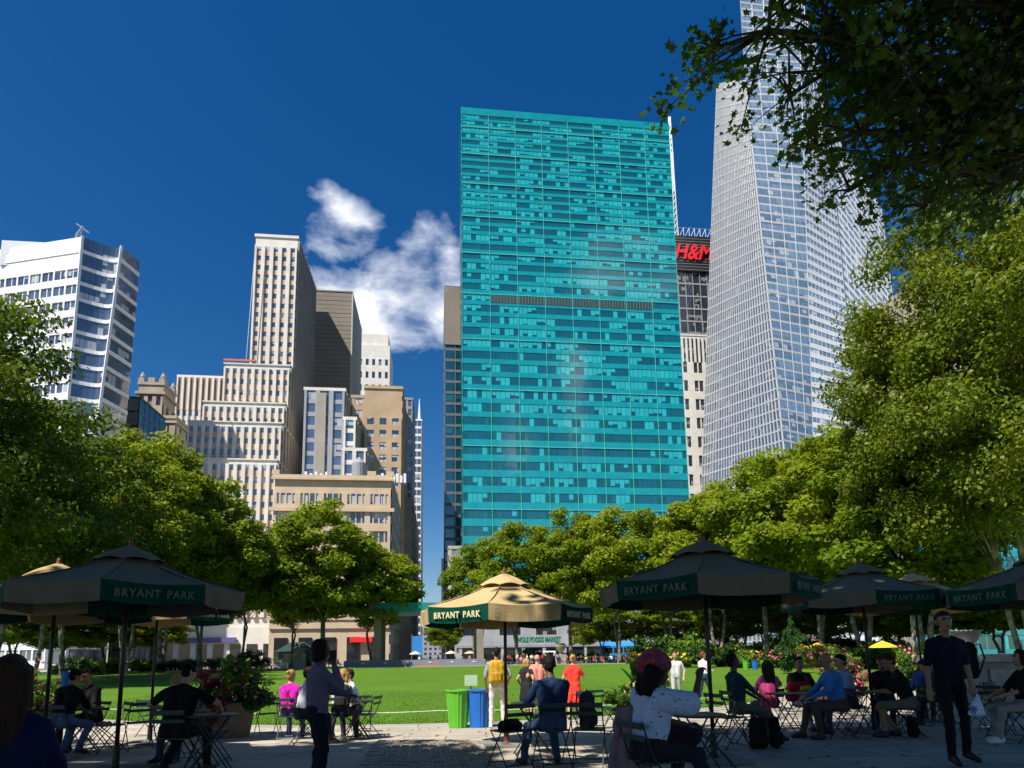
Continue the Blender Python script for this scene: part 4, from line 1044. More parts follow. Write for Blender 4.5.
# ---------------- umbrellas
def umbrella(px,D,pytop,start,greens,label,canv='tan',text_on=(),R=1.42,n=8,letter='letter',pole='pole',facing=None,weathered=False):
    """start: angle (deg, from the view axis, clockwise as seen from the camera) of the first vertex; greens: panel indices with green valance"""
    g=GD(px,D); top=at(px,pytop,g.y).z; H=top-g.z
    o=thing('patio_umbrella',label,'umbrella',(g.x,g.y,g.z+.013),0,'patio umbrellas on the terrace')
    cm=M[canv]
    va=math.atan2(g.x,g.y)      # direction from the camera
    # angle a measured from the side facing the camera, positive to the right
    def dirv(a): 
        a=R_(a)-va; return Vector((math.sin(a),-math.cos(a),0))
    ze=H-.62; zt=H-.17; V=[dirv(start+360/n*i) for i in range(n)]
    # canopy: sagging panels
    m=MB(); K=7
    for i in range(n):
        a,b=V[i],V[(i+1)%n]
        rows=[]
        for k in range(K+1):
            t=k/K; r=.17+(R-.17)*t; z=zt+(ze-zt)*(t**.92)-.035*math.sin(math.pi*t)
            row=[]
            for j in range(7):
                u=j/6; p=a.lerp(b,u)*r; sag=.045*t*math.sin(math.pi*u)
                row.append(Vector((p.x,p.y,z-sag*(1-.2*t))))
            rows.append(row)
        vs=[p for r_ in rows for p in r_]; m.add(vs,[(k*7+j,k*7+j+1,(k+1)*7+j+1,(k+1)*7+j) for k in range(K) for j in range(6)])
    cp=m.build('canopy',cm,o,smooth=False)
    me=cp.data; bm=bmesh.new(); bm.from_mesh(me); bmesh.ops.remove_doubles(bm,verts=bm.verts,dist=.0005); bm.to_mesh(me); bm.free()
    sd=cp.modifiers.new('s','SOLIDIFY'); sd.thickness=.006
    # seams along the ribs
    m=MB()
    for v in V: m.tube([v*.17+Vector((0,0,zt+.004)),v*(R*.5)+Vector((0,0,(zt+ze)/2-.004)),v*R+Vector((0,0,ze+.005))],.007,4)
    m.build('seam',cm,o)
    vh=.235
    for i in range(n):
        a,b=V[i],V[(i+1)%n]; mm=M['green_canvas'] if i in greens else cm
        m=MB(); cols=13; nrm=(a+b).normalized(); vs=[]
        for r_ in range(5):
            t=r_/4
            for j in range(cols):
                u=j/(cols-1); p=a.lerp(b,u)*R; sag=.045*math.sin(math.pi*u)*.8
                wv=.016*t*math.sin(u*9+i*2.1)+.012*t*math.sin(u*19+i)
                q=p+nrm*(wv-.02*t+.004); vs.append(Vector((q.x,q.y,ze-sag-vh*t*(1+.02*math.sin(u*7+i))+.003)))
        m.add(vs,[(r_*cols+j,r_*cols+j+1,(r_+1)*cols+j+1,(r_+1)*cols+j) for r_ in range(4) for j in range(cols-1)])
        vo=m.build('valance',mm,o); sd=vo.modifiers.new('s','SOLIDIFY'); sd.thickness=.005
        if i in text_on:
            c=(a+b)/2*R+nrm*.030; yaw=math.atan2(nrm.y,nrm.x)+math.pi/2
            ud=Vector((math.cos(yaw),math.sin(yaw),0))
            for wd,al,of in (('BRYANT','RIGHT',.055),('PARK','LEFT',.12)): q=c+ud*of; text_mesh('lettering',wd,.128,M[letter],vo,(q.x,q.y,ze-.035-vh*.48),(R_(90),0,yaw),ext=.003,bold=.004,sx=.86,space=1.18,align=al)
    # vent cap
    m=MB(); r1=.44
    for i in range(n):
        a,b=V[i],V[(i+1)%n]; zc=zt-.085; vs=[]
        for k in range(5):
            t=k/4; r=.05+(r1-.05)*t; z=H-.035+(zc-(H-.035))*t**.85+.03*math.sin(math.pi*t)
            for j in range(5):
                u=j/4; p=a.lerp(b,u)*r; vs.append(Vector((p.x,p.y,z+.035*t*math.sin(math.pi*u))))
        m.add(vs,[(k*5+j,k*5+j+1,(k+1)*5+j+1,(k+1)*5+j) for k in range(4) for j in range(4)])
    vc=m.build('vent_cap',cm,o); sd=vc.modifiers.new('s','SOLIDIFY'); sd.thickness=.006
    m=MB(); m.lathe([(.012,-.05),(.03,-.03),(.035,0),(.02,.012),(.03,.03),(.022,.055),(.004,.07)],12,(0,0,H-.005)); m.build('finial',M['wood'],o,smooth=True)
    m=MB(); m.tube([(0,0,.05),(0,0,H-.03)],.026,12); m.build('pole',M['pole'],o,smooth=True)
    for i,v in enumerate(V):
        m=MB(); p0=v*.03+Vector((0,0,H-.16)); p1=v*(R-.01)+Vector((0,0,ze-.022)); m.tube([p0,p1],.010,5)
        m.tube([Vector((v.x*.03,v.y*.03,H-.72)),p0.lerp(p1,.52)],.008,5); m.build('rib',M['pole'],o)
    m=MB(); m.lathe([(.045,H-.76),(.05,H-.70),(.03,H-.66)],12); m.build('hub',M['pole'],o)
    m=MB(); m.box(-.36,.36,-.36,.36,0,.05); m.build('base_plate',M['concrete'],o,bevel=.012); m=MB(); m.lathe([(.07,.051),(.045,.08),(.038,.34),(.03,.345)],14); m.build('base_socket',M['rustpole' if pole=='rustpole' else 'pole'],o)
    if pole=='rustpole':
        m=MB(); m.tube([(0,0,.36),(0,0,1.05)],.0275,12); m.build('pole_sleeve',M['rustpole'],o,smooth=True)
    m=MB(); m.tube([(.03,0,1.35),(.10,0,1.35),(.10,0,1.30),(.13,0,1.30)],.007,5); m.build('crank_handle',M['pole'],o)
    return o
umbrella(506,10.5,573,-54.5,(0,2,4,6),'sunlit tan umbrella with green lettered valance, in the middle of the terrace',text_on=(0,2),pole='rustpole')
umbrella(120,8.3,545,-10.5,(0,2,4,6),'large shaded grey-brown umbrella on the left, over the seated man in black',canv='tan_shade',text_on=(0,),letter='letter_shade',R=1.41)
umbrella(711,8.5,540,-48,(0,2,4,6),'large dark umbrella beside the woman in the bandana',canv='tan_shade',text_on=(0,2),letter='letter_shade',R=1.40)
umbrella(872,11.6,563,-37,(1,7,5,3),'dark umbrella over the crouching seated man in black shirt, left of the standing man',canv='tan_shade',text_on=(1,7),letter='letter_shade',R=1.38)
umbrella(925,14,573,-12,(2,4,6,0),'pale tan umbrella partly hidden behind the dark one on the right',text_on=())
umbrella(1066,9.6,548,-60,(0,2,4,6),'shaded umbrella cut by the right edge above the stone wall',canv='tan_shade',text_on=(0,),letter='letter_shade')
umbrella(47,9.6,563,-30,(1,3,5,7),'tan umbrella cut by the left edge, behind the large shaded one',text_on=())
umbrella(152,12.2,578,19,(0,2,4,6),'tan umbrella with a green lettered end, peeking out below the large shaded one',text_on=(0,))
# ---------------- litter bins
def bin_(p,col,label,group='round ribbed recycling bins'):
    o=thing('litter_bin',label,'bin',(p[0],p[1],gz(p[0],p[1])+.02),0,group)
    m=MB(); n=44; m.lathe([(.215,0),(.22,.03),(.255,.5),(.285,.84),(.30,.86)],n,wob=lambda a,z:1+.035*(1 if int(a/(2*math.pi)*22+.25)%1==0 and math.sin(a*22)>0 else -1)); m.build('bin_body',M[col],o)
    m=MB(); m.lathe([(.30,.861),(.315,.875),(.31,.90),(.22,.905),(.21,.87)],n); m.build('rim',M[col],o)
    m=MB(); m.lathe([(.205,.872),(.2,.874)],20); m.build('opening',M['bin_dark'],o)
    o.scale=(.94,)*3; return o
bin_(GD(458,15.0),'bin_green','lime green ribbed bin beside the blue one at the lawn edge')
bin_(GD(479,15.0),'bin_blue','bright blue ribbed bin between the green bin and the man with the yellow backpack')
p=GD(471,15.5); o=thing('notice_board','small pale green notice board on a post behind the blue bin','sign',(p.x,p.y,p.z))
m=MB(); m.box(-.15,.15,-.02,.02,.95,1.2); m.build('board',mat('pale_green_board',(.45,.62,.42),.6,var=.05),o); m=MB(); m.tube([(0,0.03,0),(0,.03,1.2)],.015,6); m.build('post',M['dark_metal'],o)
bin_(GD(748,60),'bin_green','far green bin at the left of the trio by the flower bed'); bin_(GD(757,60),'bin_blue','far blue bin in the middle of the trio by the flower bed'); bin_(GD(766,60),'bin_green','far green bin at the right of the trio by the flower bed')
for k,(px_,c,l) in enumerate(((65,'bin_blue','far blue bin seen under the left umbrellas'),(72,'bin_green','far green bin seen under the left umbrellas'))): bin_(GD(px_,46),c,l).scale=(1.15,)*3
# ---------------- planters
def planter(px,D,label,potr,poth,mounds,flowers,cannas=0,bloom=None,leafm='leaf_bush',pot='terracotta',n=7000,leaf=.055,seed=1):
    p=GD(px,D); o=thing('flower_planter',label,'planter',(p.x,p.y,p.z+.013),0,'big flower planters along the lawn')
    m=MB(); m.lathe([(potr*.72,0),(potr*.76,.05),(potr*.92,poth*.8),(potr*1.02,poth*.86),(potr*1.04,poth),(potr*.93,poth),(potr*.9,poth*.9)],30); m.build('pot',M[pot],o,smooth=True)
    m=MB(); m.lathe([(potr*.9,poth*.88),(potr*.88,poth*.89)],20); m.build('soil',M['soil'],o)
    g=np.random.default_rng(seed)
    for i,(x,y,z,r,h,lm) in enumerate(mounds):
        V,F,C=leafcloud(seed*10+i,r,h,22,n//len(mounds),leaf,rc=(.22,.42),shell=.1,lobes=4); V+=np.array([x,y,z]); np_mesh('foliage',V,F,M[lm],o)
    # flowers: five-petalled small discs over the mounds
    for col,nf,sz in flowers:
        mb=MB()
        for k in range(nf):
            x,y,z,r,h,_=mounds[g.integers(len(mounds))]
            d=g.normal(size=3); d[2]=abs(d[2])*.8-.15; d/=np.linalg.norm(d); 
            q=Vector((x+d[0]*r*1.08,y+d[1]*r*1.08,z+d[2]*h/2*1.12)); N=Vector(d); a=N.orthogonal().normalized(); b=N.cross(a)
            s=sz*g.uniform(.7,1.3); ph=g.uniform(0,6)
            vs=[q+N*.01]; 
            for j in range(10):
                an=ph+j*math.pi/5; rr=s*(1 if j%2 else .5); vs.append(q+a*math.cos(an)*rr+b*math.sin(an)*rr+N*(.3*s if j%2 else 0))
            mb.add(vs,[(0,1+j,1+(j+1)%10) for j in range(10)])
        f=mb.build('flower',M[col],o); f['kind']='stuff'
    for k in range(cannas):
        mb=MB(); an=k*2.4; x,y=math.cos(an)*potr*.35,math.sin(an)*potr*.35; zb=poth*.9; h=g.uniform(.75,1.15)
        for j in range(7):
            a2=an+j*2.1; L=g.uniform(.38,.55); w=.075; z0=zb+h*j/8; d=Vector((math.cos(a2),math.sin(a2),0)); sd_=Vector((-d.y,d.x,0)); vs=[]
            for q in range(7):
                t=q/6; c=Vector((x,y,z0))+d*(L*.55*t)+Vector((0,0,L*.95*t-L*.30*t*t)); ww=w*math.sin(math.pi*min(1,t*.93+.05))**.8
                vs+= [c-sd_*ww+Vector((0,0,.015)),c,c+sd_*ww+Vector((0,0,.015))]
            mb.add(vs,[(q*3+e,q*3+e+1,q*3+e+4,q*3+e+3) for q in range(6) for e in (0,1)])
        mb.tube([(x,y,zb-.1),(x,y,zb+h)],.012,5); mb.build('canna_stalk',M['canna'],o)
        if bloom:
            b=MB()
            for j in range(6):
                q=Vector((x+g.normal()*.035,y+g.normal()*.035,zb+h+.02+g.random()*.12)); 
                for e in range(4):
                    a3=e*1.57+j; d=Vector((math.cos(a3),math.sin(a3),.5)); s_=Vector((-d.y,d.x,0))*.02; b.add([q,q+d*.035-s_,q+d*.07,q+d*.035+s_],[(0,1,2,3)])
            b.build('bloom',M[bloom],o)
    return o
planter(231,13.6,'big round planter of dark red leaves, pink and violet flowers left of the phone woman',.52,.72,
  [(-.42,-.15,.95,.42,.8,'leaf_red'),(.0,.0,1.05,.46,.8,'leaf_bush'),(.25,.1,1.25,.50,.95,'leaf_bush'),(.45,-.25,.8,.42,.6,'leaf_dark'),(-.2,-.4,.6,.35,.6,'leaf_red'),(.55,.15,.75,.35,.5,'leaf_bush')],
  [('pink',60,.035),('rose',50,.035),('violet',45,.03),('yellow',10,.03)],cannas=4,seed=3,n=12000)
planter(22,12.6,'tall pink flower bush in a planter at the left edge under the umbrellas',.45,.6,
  [(0,0,1.1,.5,1.1,'leaf_bush'),(.3,0,.7,.35,.6,'leaf_bush'),(-.3,0,.9,.4,.9,'leaf_bush')],[('pink',110,.04),('rose',30,.035)],seed=4,n=8000)
planter(643,12.6,'planter of tall yellow cannas behind the woman in the bandana',.42,.62,
  [(-.45,0,.62,.3,.55,'leaf_bush'),(.38,0,.7,.32,.6,'leaf_bush'),(0,0,.75,.35,.5,'leaf_bush')],[('pink',30,.03),('orange',22,.03),('paleflower',20,.03)],cannas=7,bloom='yellow',seed=5,n=5000)
planter(833,19,'big planter of pink and red flowers behind the man in the blue shirt',.65,.7,
  [(0,0,1.2,.6,1.2,'leaf_bush'),(-.5,0,1.5,.4,1.0,'leaf_bush'),(.5,0,.9,.5,.8,'leaf_red'),(.3,-.3,.6,.45,.6,'leaf_red')],[('pink',170,.05),('rose',90,.045),('yellow',14,.04)],seed=6,n=9000)
planter(940,16.5,'dark leafy planter with tall yellow flowers behind the standing man',.55,.7,
  [(0,0,1.2,.65,1.3,'leaf_dark'),(-.5,0,1.0,.5,.9,'leaf_dark'),(.4,0,1.5,.5,1.2,'leaf_dark')],[('yellow',26,.05)],cannas=5,bloom='yellow',seed=7,n=9000)
# ---------------- flower bed shrubs beyond the lawn on the right and left
def shrub(label,seed,lm,w,h,fl=None):
    o=thing('shrub',label,'shrub',group='shrubs of the flower beds beyond the lawn')
    V,F,C=leafcloud(seed,w/2,h,26,2600,.16,rc=(.2,.4),shell=.1); V[:,2]+=h*.45; V[:,2]=np.maximum(V[:,2],.02); np_mesh('foliage',V,F,M[lm],o)
    if fl:
        mb=MB(); g=np.random.default_rng(seed)
        for k in range(60):
            d=g.normal(size=3); d[2]=abs(d[2]); d/=np.linalg.norm(d); q=Vector((d[0]*w*.52,d[1]*w*.52,h*.45+d[2]*h*.52)); N=Vector(d); a=N.orthogonal().normalized()*.09; b=N.cross(a)
            mb.add([q-a,q-b,q+a,q+b],[(0,1,2,3)])
        mb.build('flower',M[fl],o)['kind']='stuff'
    return o
SP=[shrub('x',41,'leaf_bush',2.4,1.6),shrub('x',42,'leaf_dark',2.6,2.0),shrub('x',43,'leaf_bush',2.2,1.3,'paleflower'),shrub('x',44,'leaf_dark',2.4,1.5,'rose'),shrub('x',45,'leaf_bush',2.4,1.4,'yellow')]
used=[False]*5
desc=['bright green','dark green','pale flowering','dark red-flowering','yellow-flowering']
spots=[]
for i in range(26): spots.append((660+i*10.5+random.uniform(-3,3),74-i*.9+random.uniform(-2,4),'right',i))
for i in range(13): spots.append((60+i*17+random.uniform(-5,5),72+i*1.2+random.uniform(-2,4),'left',i))
for i in range(16): spots.append((640+i*17,92-i*.8+random.uniform(-2,2),'back',i))
for i in range(10): spots.append((520+i*15,108+random.uniform(-3,3),'middle',i))
land={'right':['behind the three far bins','right of the yellow cannas','below the second tree row','beside the pink planter','behind the seated group','near the dark shrub cone'],
      'left':['beyond the lawn under the left umbrellas','behind the distant crowd on the left','left of the garden kiosk','before the purple awning'],
      'back':['in the taller back row under the second tree row','in the taller back row behind the dark evergreen cone','in the taller back row under the big right-hand trees'],
      'middle':['before the green shop lettering','by the blue awning','behind the tan balustrade']}
cnt={}
for px_,D,side,i in spots:
    k=random.choice([0,1,2,0,1,3,0,1,4]) if side in('right','back') else random.choice([0,1,1]); p=GD(px_,D)
    sc_=random.uniform(.8,1.45)*(1.7 if side=='back' else 1)
    if not used[k]: o=SP[k]; used[k]=True
    else: o=copy_tree(SP[k])
    o.location=(p.x,p.y,p.z+.02); o.rotation_euler=(0,0,random.uniform(0,6)); o.scale=(sc_,sc_,sc_*random.uniform(.8,1.25))
    n_=len(land[side]); tot_={'right':26,'left':13,'middle':10,'back':16}[side]; w_=land[side][min(n_-1,i*n_//tot_)]
    o['label']=f"{desc[k]} rounded shrub {w_}"
for k in range(5):
    if not used[k]:
        for c in list(SP[k].children): bpy.data.objects.remove(c)
        bpy.data.objects.remove(SP[k])
# dark clipped cone behind the right umbrellas
p=GD(797,50); o=thing('clipped_yew','dark clipped evergreen cone behind the seated man with the colourful bag','shrub',(p.x,p.y,p.z))
V,F,C=leafcloud(77,1.5,4.2,60,7000,.14,rc=(.2,.35),shell=.1); V[:,2]+=2.1; k_=np.clip(1.25-V[:,2]/4.6,.25,1.1); V[:,0]*=k_; V[:,1]*=k_; np_mesh('foliage',V,F,M['leaf_dark'],o)
# ---------------- rope fence round the lawn
o=thing('rope_fence','low white rope on short posts along the near edge of the lawn','fence',(0,16.5,gz(0,16.5)))
mb=MB(); xs_=[-26+i*.5 for i in range(105)]
pts=[Vector((x,edgeY(x)+.35-16.5,gz(x,edgeY(x))+.33-.03*abs(math.sin(x*math.pi/3))-gz(0,16.5))) for x in xs_]
mb.tube(pts,.009,5); mb.build('rope',M['rope'],o)
for i in range(18):
    x=-26+i*3; pb=MB(); y=edgeY(x)+.35-16.5; z=gz(x,edgeY(x))-gz(0,16.5); pb.tube([(x,y,z),(x,y,z+.36)],.014,6); pb.build('fence_post',M['dark_metal'],o)
# ---------------- stage
sx0=GD(345,95).x; sx1=GD(486,95).x; o=thing('stage','low grey event stage with a green roofed frame at the far end of the lawn','stage',(sx0,95.2,-.08))
W=sx1-sx0
m=MB(); m.box(0,W,0,12,0,1.0); m.build('platform',M['stage'],o); 
for x in (4.6,W-.7): 
    for y in (1.2,9):
        m=MB(); m.box(x-.5,x+.5,y-.35,y+.35,1.01,8.0); m.build('column',M['stage_col'],o)
m=MB(); m.box(4.2,W-.2,.5,10.2,8.01,9.4); m.build('roof',M['stage_roof'],o)
m=MB(); m.box(3.3,4.15,.8,9.8,8.05,9.3); m.build('roof_end',M['stage_col'],o)
m=MB(); xx=GD(416,95).x-sx0; m.box(xx,xx+4,-.5,-.02,0,.22); m.build('step',M['redstrip'],o)
for i in range(6): m=MB(); m.box(2.5+i*3.2,2.9+i*3.2,-.06,-.01,.55,.68); m.build('stage_light',M['white_panel'],o)
# ---------------- kiosk, gate posts and balustrades at the far left
p=GD(296,108); o=thing('park_kiosk','dark green park kiosk with hipped roof behind the left balustrade','kiosk',(p.x,p.y,p.z))
m=MB(); m.box(-2.6,2.6,-2,2,0,2.6); m.build('kiosk_wall',M['kiosk'],o)
m=MB(); m.hexa([(-3.2,2.6,2.61),(3.2,2.6,2.61),(1,.4,4.2),(-1,.4,4.2),(-3.2,-2.6,2.61),(3.2,-2.6,2.61),(1,-.4,4.2),(-1,-.4,4.2)]); m.build('roof',M['kiosk'],o)
m=MB(); m.box(-1.8,1.8,-2.08,-2.02,1.1,2.3); m.build('counter_window',M['shop_glass'],o)
def balustrade(pxa,pxb,D,label,m_):
    a=GD(pxa,D);b=GD(pxb,D); L=(b-a).length; o=thing('balustrade',label,'balustrade',a,math.atan2(b.y-a.y,b.x-a.x))
    m=MB(); m.box(0,L,-.15,.15,.95,1.12); m.build('handrail',m_,o); m=MB(); m.box(0,L,-.18,.18,0,.2); m.build('plinth',m_,o)
    n=min(90,int(L/.5))
    for i in range(n):
        m=MB(); m.lathe([(.06,.2),(.1,.45),(.05,.7),(.07,.95)],6,((i+.5)*L/n,0,0)); m.build('baluster',m_,o)
    return o
balustrade(262,292,100,'dark balustrade before the garden kiosk',M['stone_light']); balustrade(560,640,101,'tan balustrade behind the lawn right of the sunlit umbrella',M['fence_tan'])
def urn(px,D,h,label,group='stone urns'):
    p=GD(px,D); o=thing('stone_urn',label,'urn',p,0,group)
    m=MB(); m.box(-.5,.5,-.5,.5,0,1.0); m.build('pedestal',M['stone_light'],o,bevel=.03)
    m=MB(); m.lathe([(.25,1.0),(.12,1.12),(.12,1.2),(.45,1.5),(.55,1.8),(.62,1.9),(.5,1.9),(.45,1.8)],20); m.build('vase',M['stone_light'],o,smooth=True)
    V,F,C=leafcloud(int(px),.6,.6,12,500,.12); V[:,2]+=2.0; np_mesh('foliage',V,F,M['leaf_bush'],o); o.scale=(h,)*3
urn(298,98,1.6,'stone urn with plants left of the phone woman, by the lawn corner'); urn(562,99,1.5,'stone urn with plants at the left end of the tan balustrade')
# small tan cafe umbrellas beyond the stage
for px_,D,c,l in ((415,112,'paleflower','small cream parasol behind the left part of the stage'),(451,112,'paleflower','small cream parasol behind the middle of the stage'),(470,114,'paleflower','small cream parasol behind the right part of the stage'),
                (803,66,'yellow','small orange-yellow parasol left of the dark evergreen cone'),(822,62,'yellow','small orange-yellow parasol behind the pink flowers'),(888,52,'yellow','small yellow parasol under the right-hand dark umbrella'),(740,80,'orange','small red parasol beyond the far bins')):
    p=GD(px_,D); o=thing('cafe_parasol',l,'parasol',p,0,'small cafe parasols in the distance'); o.scale=(.8,.8,.9); m=MB(); m.lathe([(1.3,2.1),(1.25,2.2),(.6,2.5),(.02,2.7)],8); m.build('canopy',M[c],o); m=MB(); m.tube([(0,0,0),(0,0,2.2)],.04,6); m.build('pole',M['pole'],o)
# street lamp, banner
p=GD(446,125); o=thing('street_lamp','curved street lamp at the mouth of the side street','street lamp',p); m=MB(); m.tube([(0,0,0),(0,0,7),(-.4,0,8.3),(-1.6,0,9),(-2.8,0,8.8)],.09,7); m.build('post',M['steel'],o); m=MB(); m.ell((-3,0,8.7),(.5,.25,.15)); m.build('lamp_head',M['steel'],o)
p=GD(417,118); o=thing('banner','blue banner hanging on a pole behind the stage','banner',p); m=MB(); m.box(-.9,.9,-.04,.04,1.8,5.2); m.build('cloth',M['awning_blue'],o); m=MB(); m.tube([(-1,0,0),(-1,0,5.6)],.06,6); m.build('pole',M['steel'],o)
# stone terrace wall with urn at the right
p=GD(1003,15.5); o=thing('terrace_wall','shaded stone terrace wall with moulded cap at the right edge','wall',(p.x,p.y,p.z))
m=MB(); m.box(-1.2,9,0,1.0,0,1.25); m.box(-1.25,9,-.04,1.04,0,.3); m.box(-.3,.9,-.07,-.01,.4,1.1); m.build('wall_body',M['stone_light'],o,bevel=.01)
m=MB(); m.box(-1.35,9.1,-.14,1.14,1.255,1.45); m.build('coping',M['stone_light'],o,bevel=.03)
o=thing('stone_urn','wide stone urn standing on the terrace wall at the right edge','urn',(p.x-.35,p.y+.5,p.z+1.46),0,'stone urns'); o.scale=(.62,)*3; m=MB(); m.lathe([(.3,0),(.3,.08),(.13,.16),(.13,.28),(.42,.55),(.5,.85),(.62,.93),(.55,.93),(.45,.86)],24); m.build('vase',M['stone_light'],o,smooth=True)
# vehicles beyond: a bus and vans glimpsed on the avenue
def vehicle(px,D,L,H,col,label,cat):
    p=GD(px,D); o=thing('parked_'+cat.replace(' ','_'),label,cat,(p.x,p.y,-.07),0,'vehicles on the avenue')
    m=MB(); m.hexa([(-L/2,2.1,.35),(L/2,2.1,.35),(L/2,2.1,H),(-L/2+.15,2.1,H),(-L/2,0,.35),(L/2,0,.35),(L/2,0,H),(-L/2+.15,0,H)]); m.build('body',M[col],o,bevel=.12)
    for i in range(int(L/2.2)): m=MB(); m.box(-L/2+.5+i*2.1,-L/2+2.3+i*2.1,-.03,-.005,H*.52,H*.86); m.build('window',M['shop_glass'],o)
    for x in (-L/2+1.4,L/2-1.6): 
        m=MB(); m.tube([(x,-.05,.45),(x,.25,.45)],.45,14); m.build('wheel',M['black_panel'],o)
vehicle(630,131,11,3.1,'awning_blue','blue and white city bus glimpsed under the big dark umbrella','bus'); vehicle(545,132,5,2.2,'white_panel','white van glimpsed between trunks near the green shop lettering','van'); vehicle(690,132,5,2.2,'black_panel','black van glimpsed between trunks right of the bus','van')
# ---------------- people: tapered limbs merged by a voxel remesh into one continuous body
def ik(a,b,l1,l2,pole):
    a=Vector(a);b=Vector(b);d=b-a;L=min(d.length,(l1+l2)*.995); dn=d.normalized(); b2=a+dn*L
    x=(l1*l1-l2*l2+L*L)/(2*L); h=math.sqrt(max(0,l1*l1-x*x)); p=Vector(pole); p=(p-dn*p.dot(dn)).normalized()
    return a+dn*x+p*h,b2
class Body:
    def __init__(s): s.p=[]   # (p0,p1,r0,r1,tag)
    def cap(s,a,b,r0,r1,t): s.p.append((Vector(a),Vector(b),r0,r1,t))
    def mesh(s,name,vox,tags,mats,parent,smooth_it=3,fold=.0,seed=0):
        m=MB()
        for a,b,r0,r1,t in s.p:
            L=(b-a).length
            m.ell(a,(r0,)*3,14,10)
            if L>1e-4: m.ell(b,(r1,)*3,14,10); m.tube([a,b],[r0,r1],14)
        me=bpy.data.meshes.new('tmp'); me.from_pydata(m.v,[],m.f); o=bpy.data.objects.new('tmp',me); COL.objects.link(o)
        r=o.modifiers.new('r','REMESH'); r.mode='VOXEL'; r.voxel_size=vox; r.use_smooth_shade=True
        sm=o.modifiers.new('s','SMOOTH'); sm.iterations=smooth_it; sm.factor=.5
        dg=bpy.context.evaluated_depsgraph_get(); me2=bpy.data.meshes.new_from_object(o.evaluated_get(dg)); bpy.data.objects.remove(o); bpy.data.meshes.remove(me)
        n=len(me2.polygons); c=np.empty(n*3,dtype=np.float32); me2.polygons.foreach_get('center',c); c=c.reshape(-1,3)
        A=np.array([p[0] for p in s.p]);B=np.array([p[1] for p in s.p]);r0=np.array([p[2] for p in s.p]);r1=np.array([p[3] for p in s.p])
        T=np.array([tags.index(p[4]) for p in s.p]); best=np.full(n,9e9); mi=np.zeros(n,dtype=np.int32)
        for i in range(len(s.p)):
            ab=B[i]-A[i]; L2=ab@ab; t=np.clip(((c-A[i])@ab)/L2,0,1) if L2>1e-8 else np.zeros(n)
            d=np.linalg.norm(c-(A[i]+t[:,None]*ab),axis=1)-(r0[i]+(r1[i]-r0[i])*t)
            k=d<best; best[k]=d[k]; mi[k]=T[i]
        me2.materials.clear()
        for m_ in mats: me2.materials.append(m_)
        me2.polygons.foreach_set('material_index',mi)
        if fold:
            nv=len(me2.vertices); co_=np.empty(nv*3,dtype=np.float32); me2.vertices.foreach_get('co',co_); co_=co_.reshape(-1,3); nr=np.empty(nv*3,dtype=np.float32); me2.vertices.foreach_get('normal',nr); nr=nr.reshape(-1,3)
            cl=np.zeros(nv,bool); lv=np.empty(len(me2.loops),dtype=np.int32); me2.loops.foreach_get('vertex_index',lv)
            lt=np.empty(n,dtype=np.int32); me2.polygons.foreach_get('loop_total',lt); pm=np.repeat(mi,lt); iscl=np.array([t in('top','low','dress') for t in tags]); cl[lv]=iscl[pm]
            w=np.sin(co_[:,2]*38+np.sin(co_[:,0]*23+seed)*2+co_[:,1]*14)*.5+np.sin(co_[:,2]*17+co_[:,0]*31+seed*2)*.5
            co_+=nr*(w*fold*cl)[:,None]; me2.vertices.foreach_set('co',co_.ravel()); me2.update()
        me2.polygons.foreach_set('use_smooth',[True]*n); me2.name=name
        q=bpy.data.objects.new(name,me2); COL.objects.link(q)
        if parent: q.parent=parent
        return q
TAGS=['skin','top','low','shoe','eye','lip','dress']
